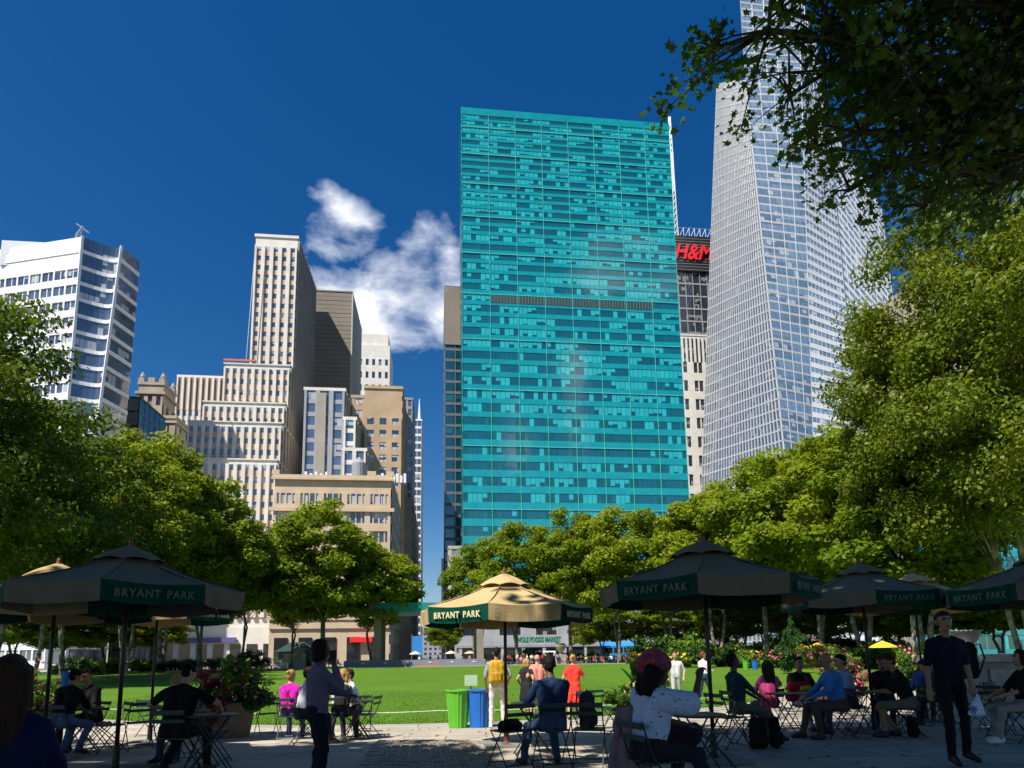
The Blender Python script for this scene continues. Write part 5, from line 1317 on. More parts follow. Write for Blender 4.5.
def person(label,pos,rzdeg,pose='stand',h=1.72,skin='skin_tan',top=(.1,.1,.1),low=(.02,.02,.03),shoe='shoe',hair='hair_black',hairstyle='short',sleeve=.5,legs=1.0,
           handL=None,handR=None,footL=None,footR=None,lean=0,side=0,head=(0,0),female=False,dress=False,vox=.011,det=True,build=1.0,group=None,seat=.47,topm=None,gripL=False,gripR=False,puff=0,longtop=False,hipy=0,beard=False,elbL=None,elbR=None,shL=None):
    k=h/1.75; o=thing('person',label,'person',(pos[0],pos[1],gz(pos[0],pos[1])+.014 if len(pos)<3 or pos[2] is None else pos[2]),R_(rzdeg),group)
    b=Body(); bd=build
    hip_z=.93*k if pose in('stand','walk') else seat+.10
    P=Vector((0,hipy,hip_z)); ln=R_(lean); sd=R_(side)
    up=Vector((math.sin(sd),math.sin(ln),math.cos(ln)*math.cos(sd))).normalized(); fw=Vector((0,math.cos(ln),-math.sin(ln))).normalized(); rt_v=fw.cross(up).normalized()
    def S(x,y,z): return P+rt_v*x+fw*y+up*z
    tt='dress' if dress else 'top'
    hw=.085 if female else .08; sw=(.165 if female else .185)*k*(.5+.5*bd)
    # torso: side-by-side columns so that it is wider than deep
    for sx in (-1,1):
        b.cap(S(sx*hw*.9,0,.0),S(sx*.062,.0,.20*k),.105*bd,.090*bd,'low' if not (longtop or dress) else tt)
        b.cap(S(sx*.064,.0,.10*k),S(sx*.088,.008,.36*k),.104*bd,.112*bd,tt)
        b.cap(S(sx*.088,.005,.36*k),S(sx*(sw-.055),-.005,.425*k),.106*bd,.072,tt); b.cap(S(sx*.03,-.01,.485*k),S(sx*(sw-.03),-.008,.445*k),.052,.052,tt)
        if female: b.cap(S(sx*.075,.085,.33*k),S(sx*.07,.06,.37*k),.062,.06,tt)
        b.cap(S(sx*.082,-.015,.0),S(sx*.08,-.025,-.05),.098*bd,.092*bd,'low' if not dress else tt)
    b.cap(S(0,-.005,.42*k),S(0,-.005,.485*k),.085,.060,tt)
    neck=S(0,.0,.52*k); hy,hp=R_(head[0]),R_(head[1])
    hu=(up*math.cos(hp*.6)+fw*math.sin(hp*.6)).normalized(); hc=neck+hu*.155*k+fw*.018
    b.cap(S(0,-.005,.47*k),hc-hu*.06,.054,.050,'skin')
    # head frame
    q=Matrix.Rotation(-hp,3,rt_v)@Matrix.Rotation(hy,3,up); hf=(q@fw).normalized(); hr=(q@rt_v).normalized(); hz=hr.cross(hf).normalized()
    def H_(x,y,z): return hc+(hr*x+hf*y+hz*z)*k
    b.cap(H_(0,-.015,.035),H_(0,.005,.03),.083*k,.080*k,'skin'); b.cap(H_(0,-.035,.02),H_(0,-.03,.05),.078*k,.074*k,'skin')
    b.cap(H_(0,.035,-.045),H_(0,.045,-.075),.056*k,.036*k,'skin'); b.cap(H_(0,.03,.0),H_(0,.035,-.04),.066*k,.058*k,'skin')
    b.cap(H_(0,.088,.018),H_(0,.102,-.022),.010*k,.016*k,'skin')
    for sx in (-1,1):
        b.cap(H_(sx*.078,-.01,.012),H_(sx*.082,-.012,-.018),.017*k,.012*k,'skin')
        if det: b.cap(H_(sx*.030,.078,.022),H_(sx*.034,.077,.022),.0125*k,.011*k,'eye'); b.cap(H_(sx*.018,.086,.040),H_(sx*.045,.076,.042),.008*k,.006*k,'eye')
    if det: b.cap(H_(-.02,.086,-.048),H_(.02,.086,-.048),.010*k,.010*k,'lip')
    # arms
    ua,fa=.285*k,.25*k
    ends={}
    for sx,hand,grip,el in ((-1,handL,gripL,elbL),(1,handR,gripR,elbR)):
        sh=S(sx*(sw-.005),-.008,.432*k)
        if hand is None: hand=Vector((sx*(sw+.07),.06,P.z-.02)) if pose in('stand','walk') else Vector((sx*.12,.33,P.z+.13))
        e,w=ik(sh,hand,ua,fa,el or (sx*.55,-.75,-.5))
        r=.047*bd; cut=sh.lerp(e,min(1,sleeve*2)) 
        b.cap(sh,e.lerp(sh,.0),r+.004,r*.80,'skin')
        b.cap(sh,cut,r+.010+puff,r*.80+.014+puff*1.1,tt)
        if puff: b.cap(sh.lerp(cut,.3),sh.lerp(cut,.75),.055+puff,.055+puff,tt)
        b.cap(e,w,r*.80,.026,'skin')
        if sleeve>.55: b.cap(e,e.lerp(w,min(1,(sleeve-.5)*2)),r*.8+.012,.026+.012,tt)
        # hand
        d=(w-e).normalized(); sidev=d.cross(Vector((0,0,1))) ; sidev=(sidev if sidev.length>.1 else Vector((1,0,0))).normalized(); pn=sidev.cross(d).normalized()
        palm=w+d*.075*k
        for f_ in (-1,0,1): b.cap(w+sidev*f_*.014,palm+sidev*f_*.024,.018,.0155,'skin')
        for fi in range(4):
            off=(fi-1.5)*.0195; Lf=(.066,.078,.074,.058)[fi]*k; a0=palm+sidev*off; cv=1.15 if grip else .35
            d1=(d*math.cos(cv*.5)-pn*math.sin(cv*.5)); d2=(d*math.cos(cv*1.5)-pn*math.sin(cv*1.5)); m1=a0+d1*Lf*.5; m2=m1+d2*Lf*.5
            b.cap(a0,m1,.0092,.0085,'skin'); b.cap(m1,m2,.0085,.007,'skin')
        tb_=w+d*.025+sidev*.02*(-sx); t1=tb_+(d*.6+sidev*(-sx)*.75-pn*.3).normalized()*.04; t2=t1+(d*.9-pn*.4).normalized()*.03
        b.cap(tb_,t1,.0125,.0105,'skin'); b.cap(t1,t2,.0105,.0085,'skin')
        ends[sx]=(w,palm,d,sidev,pn)
    # legs
    tl,sl=(.412*k,.396*k) if pose!='sit' else (.43*k,.41*k)
    for sx,foot in ((-1,footL),(1,footR)):
        hj=P+Vector((sx*.092,0,-.03))
        if foot is None: foot=Vector((sx*.11,-.0,.09)) if pose=='stand' else Vector((sx*.1,(.22 if sx>0 else -.2),.10)) if pose=='walk' else Vector((sx*.13,.40,.09))
        kn,an=ik(hj,foot,tl,sl,(sx*.12,1,.25))
        lt='low' if not dress else 'skin'
        b.cap(hj,kn,.088*bd,.060*bd,lt if legs>.3 else 'skin')
        if legs>.99: b.cap(kn,an,.060*bd,.048,lt); 
        else:
            b.cap(kn,an,.050*bd,.034,'skin')
            if legs>.5: b.cap(kn,kn.lerp(an,(legs-.5)*2),.062*bd,.058,lt)
            elif not dress: b.cap(hj,hj.lerp(kn,.96),.094*bd,.072*bd,lt)
        b.cap(kn.lerp(an,.15)+Vector((0,-.02,0)),kn.lerp(an,.5),.052*bd,.042,lt if legs>.99 else 'skin')
        heel=Vector((an.x,an.y-.035,max(.035,an.z-.055))); toe=Vector((an.x+sx*.03,an.y+.155*k,.032 if an.z<.16 else an.z-.10))
        b.cap(an,heel,.040,.036,'shoe'); b.cap(heel,toe,.037,.033,'shoe'); b.cap(Vector((an.x,an.y+.02,max(.05,an.z-.03))),toe,.04,.028,'shoe')
    if dress:
        if pose in('stand','walk'): 
            for sx in (-1,1): b.cap(P+Vector((sx*.05,0,0)),P+Vector((sx*.075,.0,-.40*k)),.125,.15,'dress')
        else:
            for sx in (-1,0,1): b.cap(P+Vector((sx*.09,0,0)),P+Vector((sx*.11,.34,.0)),.115,.10,'dress')
    tm=topm or cmat(top); mats=[M[skin],tm,cmat(low),M[shoe],M['eye'],M['lip'],tm]
    b.mesh('body',vox,TAGS,mats,o,3,fold=.006 if vox<.016 else 0,seed=len(label))
    # hair
    hb=Body()
    if hairstyle!='bald':
        hb.cap(H_(0,-.036,.050),H_(0,-.004,.068),.084*k,.074*k,'h'); hb.cap(H_(0,-.055,.02),H_(0,-.05,-.02),.070*k,.060*k,'h')
        for sx in(-1,1): hb.cap(H_(sx*.045,-.03,.03),H_(sx*.058,-.015,.04),.045*k,.034*k,'h')
        if hairstyle=='bob':
            for sx in(-1,0,1): hb.cap(H_(sx*.06,-.045,.02),H_(sx*.072,-.05,-.10),.058*k,.045*k,'h')
            for sx in(-1,1): hb.cap(H_(sx*.068,.01,.05),H_(sx*.082,.01,-.085),.036*k,.03*k,'h')
        if hairstyle=='long':
            for sx in(-1,-.3,.3,1): hb.cap(H_(sx*.06,-.05,.02),H_(sx*.07,-.085,-.16),.058*k,.05*k,'h'); hb.cap(H_(sx*.07,-.085,-.16),H_(sx*.075,-.10,-.33),.05*k,.022*k,'h')
            for sx in(-1,1): hb.cap(H_(sx*.068,.0,.05),H_(sx*.085,-.02,-.12),.034*k,.032*k,'h')
        if hairstyle=='bun': hb.cap(H_(0,-.10,.06),H_(0,-.12,.065),.045*k,.04*k,'h')
        if hairstyle=='afro': hb.cap(H_(0,-.045,.05),H_(0,-.045,.06),.105*k,.10*k,'h')
        if hairstyle=='bigafro':
            hb.cap(H_(0,-.06,.04),H_(0,-.03,.07),.125*k,.115*k,'h')
            for sx in (-1,1): hb.cap(H_(sx*.05,-.075,0),H_(sx*.06,-.10,-.16),.10*k,.075*k,'h')
        if hairstyle=='tail': hb.cap(H_(0,-.10,.05),H_(0,-.14,-.08),.035*k,.03*k,'h'); hb.cap(H_(0,-.14,-.08),H_(0,-.13,-.2),.03*k,.012,'h')
    if beard: hb.cap(H_(-.03,.045,-.07),H_(.03,.045,-.07),.045*k,.045*k,'h')
    if hb.p: hb.mesh('hair',vox*.9,['h'],[M[hair]],o,2)
    o['_']=1; del o['_']
    return o,dict(H=H_,hf=hf,hz=hz,hr=hr,k=k,S=S,ends=ends,P=P)
def W(o,p): return Matrix.Translation(o.location)@Matrix.Rotation(o.rotation_euler.z,4,'Z')@Vector(p)
def seated(label,px,D,rz,chairlab=None,**k):
    """sits on a chair of its own; the chair stands under the hips"""
    p=GD(px,D)
    if chairlab: chair(p,rz,chairlab)
    return person(label,(p.x,p.y),rz,'sit',hipy=-.06,seat=.455,**k)
def blob(name,label,cat,mat_,caps,loc,rz=0,vox=.012,fold=0,group=None):
    o=thing(name,label,cat,loc,R_(rz),group); b=Body()
    for c in caps: b.cap(*c,'top')
    b.mesh('fabric_body',vox,['top'],[mat_],o,3,fold=fold); return o
def backpack(label,loc,rz,col,s=1.0,straps=True,tilt=0):
    o=thing('backpack',label,'backpack',loc,R_(rz)); b=Body(); m_=cmat(col)
    for x in (-.09,.09):
        for z in (.06,.34): b.cap((x*s,0,z*s),(x*s*.85,0,(z+.06)*s),.075*s,.07*s,'top')
    b.cap((-.09*s,0,.08*s),(-.08*s,0,.36*s),.08*s,.075*s,'top');b.cap((.09*s,0,.08*s),(.08*s,0,.36*s),.08*s,.075*s,'top');b.cap((0,0,.08*s),(0,0,.38*s),.09*s,.085*s,'top')
    b.mesh('bag_body',.012,['top'],[m_],o,3,fold=.004)
    b=Body(); b.cap((-.06*s,-.075*s,.08*s),(-.06*s,-.075*s,.19*s),.045*s,.045*s,'top'); b.cap((.06*s,-.075*s,.08*s),(.06*s,-.075*s,.19*s),.045*s,.045*s,'top'); b.cap((0,-.08*s,.08*s),(0,-.08*s,.19*s),.05*s,.05*s,'top'); b.mesh('pocket',.012,['top'],[cmat(tuple(c*.8 for c in col))],o)
    for sx in(-1,1):
        m=MB(); m.tube([(sx*.07*s,.06*s,.42*s),(sx*.10*s,.16*s,.43*s),(sx*.12*s,.19*s,.26*s),(sx*.11*s,.09*s,.06*s)],.016*s,6,sq=.5); m.build('strap',cmat((.02,.02,.02)),o)
    m=MB(); m.tube([(-.03*s,.0,.45*s),(0,0,.49*s),(.03*s,.0,.45*s)],.009*s,6); m.build('handle',cmat((.02,.02,.02)),o)
    o.rotation_euler.x=R_(tilt); return o
V3=Vector
# --- foreground left: woman from behind cropped by the left edge
p=GD(8,3.3,740); person('long-haired woman in dark blue seen from behind, cropped at the lower left corner',(p.x-.02,p.y),10,'sit',hair='hair_brown',hairstyle='long',top=(.012,.012,.055),low=(.3,.3,.34),female=True,sleeve=.9,vox=.010,h=1.68,seat=.55,skin='skin_light')
chair(p,10,'chair under the woman cropped at the lower left corner')
# --- left: two dark seated people
seated('seated person in black shirt and blue jeans at the left pole',66,10.2,-12,'chair of the person in black with blue jeans',top=(.008,.008,.010),low=(.10,.15,.26),lean=14,head=(0,18),handL=V3((-.1,.42,.74)),handR=V3((.12,.42,.74)),footL=V3((-.1,.12,.09)),footR=V3((.14,.15,.09)),h=1.75,vox=.013)
table(GD(84,10.9),20,'round table between the two dark seated people on the left')
seated('broad seated person all in black facing the person in blue jeans',90,11.6,150,'chair of the broad person in black on the left',top=(.010,.009,.009),low=(.01,.01,.012),lean=10,head=(20,15),h=1.85,build=1.12,vox=.013)
chair(GD(112,10.6),130,'empty chair right of the two dark seated people'); chair(GD(100,11.2),-60,'chair with its back to the lawn, beside the broad person in black')
# --- man in black shirt, back to camera
seated('man in black t-shirt seated back to camera under the left umbrella',180,8.1,-8,'chair under the man in the black t-shirt',top=(.006,.006,.007),low=(.012,.012,.014),lean=12,head=(-5,38),skin='skin_light',handL=V3((-.30,.30,.75)),handR=V3((.34,.36,.75)),elbL=(-1,-.2,-.3),elbR=(1,-.2,-.3),h=1.78,build=1.08,sleeve=.35,footL=V3((-.18,.05,.09)),footR=V3((.24,.28,.09)),vox=.011)
table(GD(186,8.75),0,'round table before the man in the black t-shirt'); table(GD(213,8.1),10,'small table right of the man in the black t-shirt')
seated('blond person in violet top seated opposite the man in the black t-shirt',189,9.5,165,'chair of the blond person in violet',top=(.10,.07,.16),low=(.05,.05,.08),hair='hair_blond',hairstyle='bob',skin='skin_light',lean=22,head=(0,45),female=True,h=1.66,vox=.014)
chair(GD(141,11.2),35,'empty chair left of the violet-topped blond person'); chair(GD(58,13.4),20,'empty green chair near the lawn behind the pink bush'); chair(GD(153,14.2),-25,'empty chair at the lawn edge behind the left tan umbrella pole'); chair(GD(212,8.9),-95,'empty chair right of the man in the black t-shirt')
# --- magenta woman
o,i=seated('woman in bright magenta top seated at the lawn edge with her back turned',291,12.6,-4,'chair of the woman in magenta',top=(.72,.015,.42),low=(.05,.06,.12),hair='hair_blond',hairstyle='bun',skin='skin_light',female=True,sleeve=.45,h=1.66,longtop=True,head=(-20,10),vox=.012)
m=MB(); m.tube([i['S'](-.13,-.06,.47),i['S'](-.02,-.135,.33),i['S'](.13,-.12,.12)],.010,5,sq=.5); so_=m.build('bag_strap',cmat((.02,.02,.03)),o)
chair(GD(268,13.9),30,'empty chair on the grass edge left of the woman in magenta')
# --- phone woman
p=GD(316,6.9,760); o,i=person('standing woman with dark bobbed hair in a mauve blouse talking on the phone',(p.x,p.y),-72,'stand',h=1.60,skin='skin_dark',top=(.17,.125,.19),low=(.012,.012,.018),hair='hair_black',hairstyle='bob',female=True,sleeve=.95,handL=V3((-.13,.36,.98)),handR=V3((.10,.15,1.30)),elbR=(.35,.5,-1),elbL=(-.4,-.6,-.8),gripR=True,head=(0,4),vox=.0085,longtop=True,lean=0,build=1.04)
w_,palm,d_,sv,pn=i['ends'][1]; ph=thing('mobile_phone','black phone held to the ear of the standing woman','phone',W(o,palm+Vector((0,.0,.03)))); m=MB(); m.box(-.006,.006,-.036,.036,-.07,.075); m.build('case',M['black_panel'],ph,bevel=.004); ph.rotation_euler=(0,R_(12),R_(-78))
# --- table group behind her
seated('blond person with a dark backpack seated behind the phone woman',342,12.2,-15,'chair of the blond person with the dark backpack',top=(.5,.5,.52),low=(.03,.03,.05),hair='hair_blond',hairstyle='bob',skin='skin_light',female=True,lean=5,head=(25,8),h=1.64,vox=.014)
p=GD(343,11.95); backpack('dark grey backpack on the back of the blond person behind the phone woman',(p.x,p.y-.12,gz(p.x,p.y)+.62),-15,(.03,.028,.03),.9)
seated('person in a white shirt beside the blond person with the backpack',353,12.9,100,'chair of the person in the white shirt',top=(.72,.72,.76),low=(.02,.02,.03),hair='hair_brown',skin='skin_light',h=1.7,vox=.014,lean=12)
table(GD(356,12.3),15,'round table right of the phone woman'); chair(GD(366,12.7),75,'empty chair just right of the person in the white shirt'); chair(GD(362,14.3),10,'empty chair at the rope behind the person in the white shirt')
seated('person in white half hidden behind the phone woman',306,11.4,-70,'chair of the person hidden behind the phone woman',top=(.65,.65,.72),low=(.02,.02,.05),hair='hair_brown',hairstyle='short',skin='skin_light',h=1.7,vox=.014,lean=8)
# --- man with yellow backpack
p=GD(497,14.6); o,i=person('standing man in grey t-shirt and white trousers behind the sunlit umbrella pole',(p.x,p.y),-6,'stand',h=1.80,skin='skin_tan',top=(.30,.30,.31),low=(.62,.60,.55),hair='hair_black',sleeve=.42,handL=V3((-.24,.12,.90)),handR=V3((.26,.16,1.02)),head=(0,16),footL=V3((-.14,0,.09)),footR=V3((.15,.03,.09)),vox=.012,shoe='shoe_white')
backpack('mustard yellow backpack worn by the man in grey',(p.x-.01,p.y-.17,o.location.z+.98),-6,(.50,.30,.025),1.12)
# --- seated man in blue
o,i=seated('man in dark blue jumper seated right of the sunlit umbrella pole',551,8.35,8,'chair under the man in the dark blue jumper',top=(.014,.035,.09),low=(.05,.085,.16),skin='skin_dark',hair='hair_black',h=1.80,build=1.05,lean=6,head=(-8,14),sleeve=.95,handL=V3((-.26,.36,.72)),handR=V3((.10,.36,.72)),footL=V3((-.32,.18,.09)),footR=V3((.08,.05,.09)),vox=.0105)
table(GD(532,9.3),0,'round table before the man in dark blue'); chair(GD(510,8.3),25,'empty chair left of the man in dark blue, a dark bag on it'); chair(GD(588,8.35),-20,'chair carrying the black backpack, right of the man in dark blue'); chair(GD(543,10.4),180,'empty chair facing the camera behind the man in dark blue')
p=GD(510,8.3); blob('handbag','small black bag lying on the chair left of the man in dark blue','bag',cmat((.012,.012,.012)),[((-.10,0,.08),(.10,0,.07),.075,.07),((-.04,.03,.11),(.07,-.02,.12),.05,.05)],(p.x,p.y,gz(p.x,p.y)+.44),20,fold=.006)
p=GD(588,8.35); b_=backpack('large black backpack slumped on the chair right of the man in dark blue',(p.x-.02,p.y-.02,gz(p.x,p.y)+.46),60,(.035,.035,.04),1.0,tilt=0); 
# --- three people on the lawn
p=GD(527,18.2); person('blond woman in a black dress standing on the lawn edge',(p.x,p.y),-35,'stand',h=1.62,skin='skin_light',top=(.02,.02,.022),dress=True,hair='hair_blond',hairstyle='bob',female=True,sleeve=.2,vox=.016,shoe='skin_light')
p=GD(538,18.2); person('balding man in a salmon pink shirt beside the blond woman on the lawn edge',(p.x,p.y),0,'stand',h=1.72,skin='skin_light',top=(.72,.28,.22),low=(.25,.22,.18),hair='hair_grey',hairstyle='bald',sleeve=.45,vox=.016,build=1.12)
p=GD(574,16.8); person('woman in a bright red patterned dress walking by the lawn',(p.x,p.y),-20,'walk',h=1.68,skin='skin_light',top=(.78,.05,.03),dress=True,hair='hair_blond',hairstyle='bun',female=True,sleeve=.3,vox=.015,handR=V3((.18,.3,1.15)))
chair(GD(601,13.8),195,'empty chair at the lawn edge right of the woman in red'); chair(GD(615,12.6),100,'empty chair between the woman in red and the cannas'); chair(GD(585,14.6),-10,'empty chair before the woman in red')
# --- bandana woman
p=GD(662,6.5); pz=None
pat=NT('patterned_blouse'); n_=pat.noise(26,1); pat.l(pat.ramp(n_,[(.66,(.58,.64,.78)),(.70,(.12,.15,.28))]),pat.b.inputs['Base Color']); pat.b.inputs['Roughness'].default_value=.8; pat.bump(pat.noise(14,3),.5,.01)
o,i=seated('seated woman in pale blue puff-sleeved blouse and colourful bandana raising her fist',652,5.9,-74,'chair of the woman in the bandana',skin='skin_dark',topm=pat.m,top=(.4,.45,.6),low=(.02,.02,.025),hair='hair_black',hairstyle='bigafro',female=True,h=1.72,build=1.15,sleeve=.40,puff=.05,lean=10,head=(-8,2),handR=V3((.22,.36,1.16)),elbR=(.35,.5,-1),handL=V3((-.10,.42,.72)),gripR=True,vox=.0085,footL=V3((-.12,.30,.09)),footR=V3((.2,.42,.09)))
# bandana: its own child cloth over the crown of the head
bt=NT('bandana_print'); vn=bt.n('ShaderNodeTexVoronoi',inp={'Scale':16}); bt.l(bt.co(),vn.inputs[0]); sc_=bt.n('ShaderNodeSeparateColor'); bt.l(vn.outputs['Color'],sc_.inputs[0])
bt.l(bt.ramp(sc_.outputs[0],[(0.,(.30,.012,.02)),(.3,(.16,.02,.13)),(.5,(.38,.07,.012)),(.7,(.05,.025,.16)),(.85,(.3,.02,.03))]),bt.b.inputs['Base Color']); bt.b.inputs['Roughness'].default_value=.7
H_=i['H']; bb=Body(); bb.cap(H_(0,-.06,.10),H_(0,.02,.095),.125,.100,'top'); bb.cap(H_(0,-.13,.07),H_(0,-.15,.02),.09,.07,'top'); bb.cap(H_(-.045,-.04,.09),H_(.045,-.04,.09),.115,.115,'top')
bb.mesh('bandana',.009,['top'],[bt.m],o,3,fold=.005)
table(GD(697,7.2),10,'table before the woman in the bandana')
p=GD(628,6.2); blob('draped_coat','dusty pink coat hanging over the chair of the woman in the bandana','coat',cmat((.26,.16,.16)),[((-.12,0,.82),(.12,0,.82),.045,.045),((-.11,0,.8),(-.18,-.05,.12),.055,.10),((.1,0,.8),(.12,-.06,.1),.055,.10),((0,0,.8),(-.02,-.07,.10),.06,.11)],(p.x+.05,p.y+.12,.02),-52,vox=.011,fold=.014)
p=GD(689,6.9); blob('shoulder_bag','dark bag with a red-blue band on the lap side of the woman in the bandana','bag',cmat((.03,.02,.03)),[((-.13,0,.12),(.13,0,.12),.09,.09),((-.12,0,.05),(.12,0,.05),.08,.08)],(p.x-.12,p.y-.05,.47),-20,fold=.006)
chair(GD(713,7.9),70,'chair by the pole of the big dark umbrella'); chair(GD(727,9.6),-75,'empty chair left of the man in the teal shirt')
# --- walkers on the lawn side
p=GD(705,22); person('man in a white shirt and dark jeans walking left of the big dark umbrella pole',(p.x,p.y),-75,'walk',h=1.78,skin='skin_light',top=(.72,.72,.74),low=(.03,.045,.09),hair='hair_auburn',sleeve=.9,vox=.015,handL=V3((-.15,.3,1.1)),handR=V3((.15,.3,1.1)))
p=GD(677,22); person('walker in white top and dark vest behind the cannas',(p.x,p.y),160,'walk',h=1.78,skin='skin_light',top=(.62,.62,.68),low=(.4,.4,.42),hair='hair_auburn',sleeve=.5,vox=.016)
# --- right group
seated('slim man in a dark teal shirt and khaki trousers in profile',741,10.4,-86,'chair of the man in the dark teal shirt',top=(.012,.045,.06),low=(.13,.11,.08),skin='skin_dark',hair='hair_black',h=1.80,build=.95,lean=-4,handL=V3((-.1,.36,.64)),handR=V3((.1,.36,.64)),footL=V3((-.1,.62,.09)),footR=V3((.1,.52,.09)),sleeve=.45,vox=.012,head=(0,-4))
seated('long-haired woman in pink seated with her back to the camera',768,12.4,0,'chair of the long-haired woman in pink',top=(.75,.12,.30),low=(.05,.07,.14),skin='skin_light',hair='hair_brown',hairstyle='long',female=True,h=1.66,vox=.013,handR=V3((.2,.3,.95)),head=(-10,5))
p=GD(765,12.1); backpack('bright pink backpack hanging on the chair of the long-haired woman',(p.x,p.y-.12,gz(p.x,p.y)+.47),0,(.80,.10,.28),.95)
seated('man in black seated facing the camera with a red and yellow bag on his lap',803,12.6,182,'chair of the man with the red and yellow bag',top=(.008,.008,.009),low=(.45,.48,.55),skin='skin_tan',hair='hair_black',h=1.78,vox=.012,build=1.08,handL=V3((-.2,.26,.72)),handR=V3((.2,.26,.72)),sleeve=.4)
p=GD(800,12.0); blob('tote_bag','red and yellow shoulder bag held by the man in black','bag',cmat((.45,.02,.03)),[((-.2,0,.1),(.2,0,.1),.09,.09),((-.17,0,.28),(.17,0,.3),.08,.07)],(p.x,p.y,gz(p.x,p.y)+.55),5,fold=.006)
b=blob('scarf','yellow cloth folded over the red bag','cloth',cmat((.75,.5,.03)),[((-.05,-.08,.12),(.16,-.06,.14),.055,.06),((-.02,-.09,.25),(.15,-.07,.26),.045,.04)],(p.x,p.y-.04,gz(p.x,p.y)+.55),5)
table(GD(784,11.3),0,'table amid the seated group on the right'); table(GD(812,11.0),20,'table just left of the man in the blue shirt')
seated('man in a bright blue shirt and brown trousers seated facing left',834,10.6,84,'chair of the man in the bright blue shirt',top=(.05,.20,.50),low=(.10,.07,.05),skin='skin_tan',hair='hair_black',hairstyle='bald',h=1.80,build=1.08,lean=10,sleeve=.9,handL=V3((-.12,.42,.66)),handR=V3((.12,.42,.66)),footL=V3((-.1,.30,.09)),footR=V3((.1,.50,.09)),vox=.011,head=(0,10))
seated('grey-haired man in a pale blue shirt just behind the man in bright blue',846,11.7,84,'chair of the grey-haired man in pale blue',top=(.28,.36,.55),low=(.06,.06,.08),skin='skin_light',hair='hair_black',h=1.80,vox=.014,lean=8)
p=GD(772,9.6); backpack('black bag on the ground before the man in bright blue',(p.x,p.y,gz(p.x,p.y)+.02),70,(.008,.008,.010),.95); p=GD(756,9.5); backpack('second black bag on the ground leaning by the shoes of the man in teal',(p.x,p.y,gz(p.x,p.y)+.02),20,(.012,.010,.010),.95)
table(GD(862,11.4),0,'empty table right of the man in bright blue'); chair(GD(851,12.0),120,'empty chair by the pink flower planter')
seated('man in black t-shirt and khaki shorts hunched left of the standing man',905,10.6,62,'chair of the hunched man in khaki shorts',top=(.010,.010,.011),low=(.16,.14,.11),skin='skin_tan',hair='hair_brown',h=1.78,legs=.3,lean=18,head=(0,12),handL=V3((-.1,.45,.72)),handR=V3((.1,.45,.70)),footL=V3((-.1,.34,.09)),footR=V3((.1,.14,.09)),sleeve=.45,vox=.011)
p=GD(912,10.4); backpack('black backpack under the chair of the hunched man in shorts',(p.x,p.y+.05,.02),80,(.008,.008,.009),.7)
table(GD(880,11.5),0,'table before the hunched man in shorts')
seated('dark-clad person with an afro seated behind the hunched man in shorts',885,12.4,140,'chair of the dark-clad person with the afro',top=(.01,.01,.012),low=(.02,.02,.02),skin='skin_dark',hair='hair_black',hairstyle='afro',h=1.75,vox=.015)
seated('person in a violet-blue top seated left of the standing man',928,13.4,-30,'chair of the person in violet-blue',top=(.06,.08,.30),low=(.02,.02,.03),skin='skin_tan',hair='hair_brown',hairstyle='bob',h=1.7,vox=.015,lean=15); seated('person in dark clothes bent over a table behind the standing man',942,13.0,60,'chair of the person bent over behind the standing man',top=(.03,.035,.10),low=(.02,.02,.03),skin='skin_tan',hair='hair_black',h=1.7,vox=.015,lean=25)
table(GD(935,12.6),0,'table of the people behind the standing man'); chair(GD(905,13.2),200,'empty chair near the pale tan umbrella pole')
# --- standing man with bag
p=GD(958,8.15,760); o,i=person('dark-haired man in navy polo shirt standing and facing the camera',(p.x,p.y),172,'stand',h=1.87,skin='skin_tan',top=(.008,.010,.022),low=(.010,.010,.012),hair='hair_black',sleeve=.42,handL=V3((-.14,.20,.92)),handR=V3((.30,.06,.84)),gripL=True,footL=V3((-.20,-.12,.09)),footR=V3((.16,.16,.09)),head=(-8,0),vox=.0085,beard=False)
w_,palm,d_,sv,pn=i['ends'][-1]; q=W(o,palm)
bg2=NT('printed_plastic'); nn_=bg2.noise(17,2); bg2.l(bg2.ramp(nn_,[(.56,(.62,.68,.82)),(.60,(.06,.12,.42))]),bg2.b.inputs['Base Color']); bg2.b.inputs['Roughness'].default_value=.35
blob('plastic_bag','white plastic bag with blue print held by the standing man','plastic bag',bg2.m,[((0,0,-.02),(0,0,-.09),.018,.04),((0,0,-.08),(-.09,0,-.24),.04,.035),((0,0,-.08),(.05,0,-.24),.04,.035),((-.09,0,-.24),(.06,0,-.25),.04,.035),((0,0,-.1),(-.02,0,-.22),.045,.045)],(q.x,q.y-.03,q.z),0,vox=.009,fold=.008)
p=GD(975,8.4); backpack('black backpack on the back of the standing man, showing behind his shoulder',(p.x-.10,p.y-.02,1.02),175,(.008,.009,.010),1.0)
# --- right edge
seated('person in black with white shoes seated at the right edge',1022,9.7,75,'chair of the person with white shoes at the right edge',top=(.01,.01,.012),low=(.35,.30,.24),skin='skin_light',hair='hair_brown',hairstyle='bob',shoe='shoe_white',h=1.74,vox=.012,footL=V3((-.1,.42,.09)),footR=V3((.1,.30,.09)))
chair(GD(993,11.2),-60,'empty chair below the stone urn at the right edge'); p=GD(993,11.2); backpack('grey rucksack on the chair below the stone urn',(p.x,p.y,gz(p.x,p.y)+.47),30,(.22,.20,.19),.85)
table(GD(1003,10.3),0,'table at the right edge by the person with white shoes'); chair(GD(975,11.8),30,'empty chair right behind the standing man')
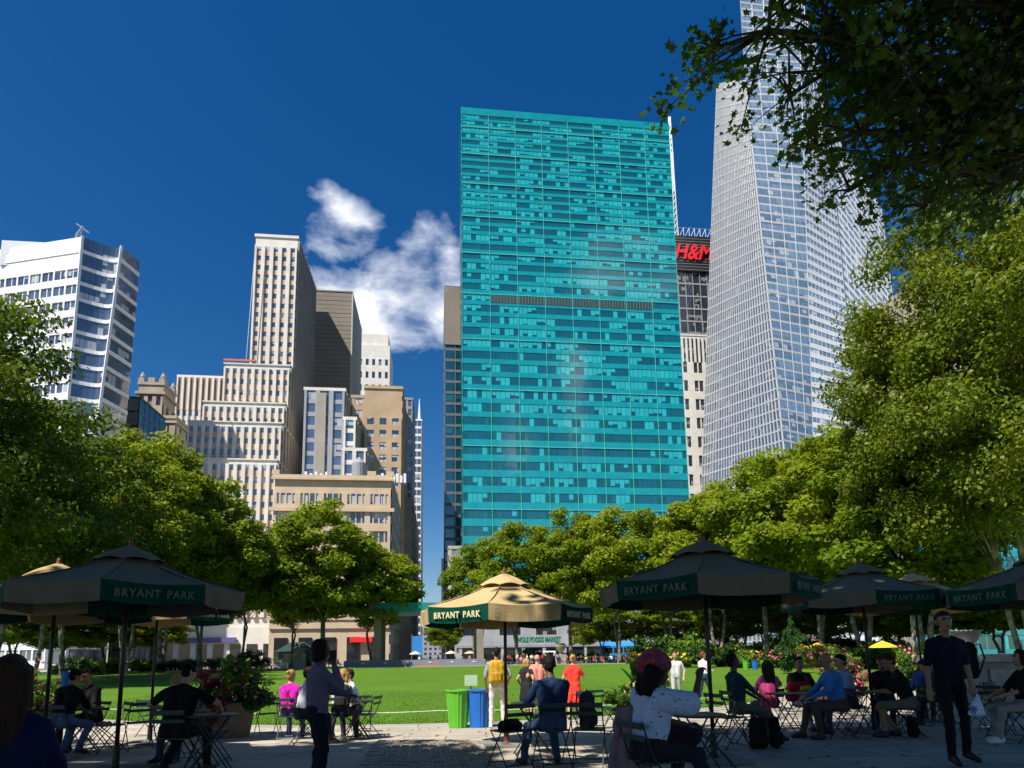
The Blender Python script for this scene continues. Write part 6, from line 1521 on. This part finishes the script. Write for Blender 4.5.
# ---------------- distant crowd: a few figures, copied
crowd=[]
cols=[('white',(.7,.7,.7)),('red',(.6,.03,.03)),('black',(.01,.01,.012)),('blue',(.04,.10,.40)),('grey',(.2,.2,.22)),('pink',(.6,.2,.3)),('green',(.03,.18,.07)),('yellow',(.65,.45,.05))]
for ci,(cn,c) in enumerate(cols):
    for ps in ('stand','sit'):
        o,_=person('x',(0,0,0),0,'stand' if ps=='stand' else 'sit',top=c,low=random.choice([(.02,.02,.03),(.05,.07,.15),(.2,.18,.15)]),hair=random.choice(['hair_black','hair_brown','hair_blond']),hairstyle=random.choice(['short','bob']),skin=random.choice(['skin_light','skin_tan','skin_dark']),vox=.035,det=False,sleeve=random.choice([.4,.9]))
        crowd.append((cn,ps,o))
usedc=set(); places=[]
for i in range(30): places.append((132+i*4.6+random.uniform(-3,3),90+random.uniform(3.6,9),'on the path beyond the lawn below the left trees','sit'))
for i in range(6): places.append((100+i*9+random.uniform(-3,3),90+random.uniform(4,9),'near the far bins under the left umbrellas',random.choice(['sit','stand'])))
for i in range(12): places.append((262+i*7+random.uniform(-3,3),101+random.uniform(-5,12),'between the garden kiosk and the stage',random.choice(['sit','stand','stand'])))
for i in range(30): places.append((505+i*2.2+random.uniform(-2,2),99+random.uniform(-3,8),'in the group before the green shop lettering',random.choice(['stand','stand','sit'])))
for i in range(22): places.append((566+i*3.9+random.uniform(-2,2),98+random.uniform(-3,1),'sitting before the tan balustrade','sit'))
for i in range(8): places.append((430+i*8,110+random.uniform(-2,4),'beyond the stage at the street mouth','stand'))
for i in range(8): places.append((778+i*8+random.uniform(-2,2),70+random.uniform(0,8),'among the flower beds by the yellow parasols',random.choice(['stand','sit'])))
for px_,D,pl,ps in places:
    cands=[c for c in crowd if c[1]==ps]; cn,_,src=random.choice(cands); g=GD(px_,D)
    if id(src) not in usedc: c=src; usedc.add(id(src))
    else: c=copy_tree(src)
    c.location=(g.x,g.y,g.z+.02); c.rotation_euler=(0,0,random.uniform(0,6.28)); s_=random.uniform(.92,1.06); c.scale=(s_,)*3
    c['label']=f"far-off {'standing' if ps=='stand' else 'seated'} person in {cn} {pl}"; c['group']=f"distant people {pl}"
for cn,ps,src in crowd:
    if id(src) not in usedc:
        for ch in list(src.children): bpy.data.objects.remove(ch)
        bpy.data.objects.remove(src)
# seats for the distant sitters: plain low benches under them
for a,b_,D,l in ((128,272,96.5,'long low bench beyond the lawn below the left trees'),(562,655,96.3,'long low bench before the tan balustrade')):
    A=GD(a,D);B=GD(b_,D); o=thing('park_bench',l,'bench',A,math.atan2(B.y-A.y,B.x-A.x)); L=(B-A).length
    m=MB(); m.box(0,L,-.25,.25,.40,.46); m.build('seat',M['dark_metal'],o)
    for k in range(8): m=MB(); x=.3+k*(L-.6)/7; m.box(x-.04,x+.04,-.2,.2,0,.40); m.build('leg',M['dark_metal'],o)
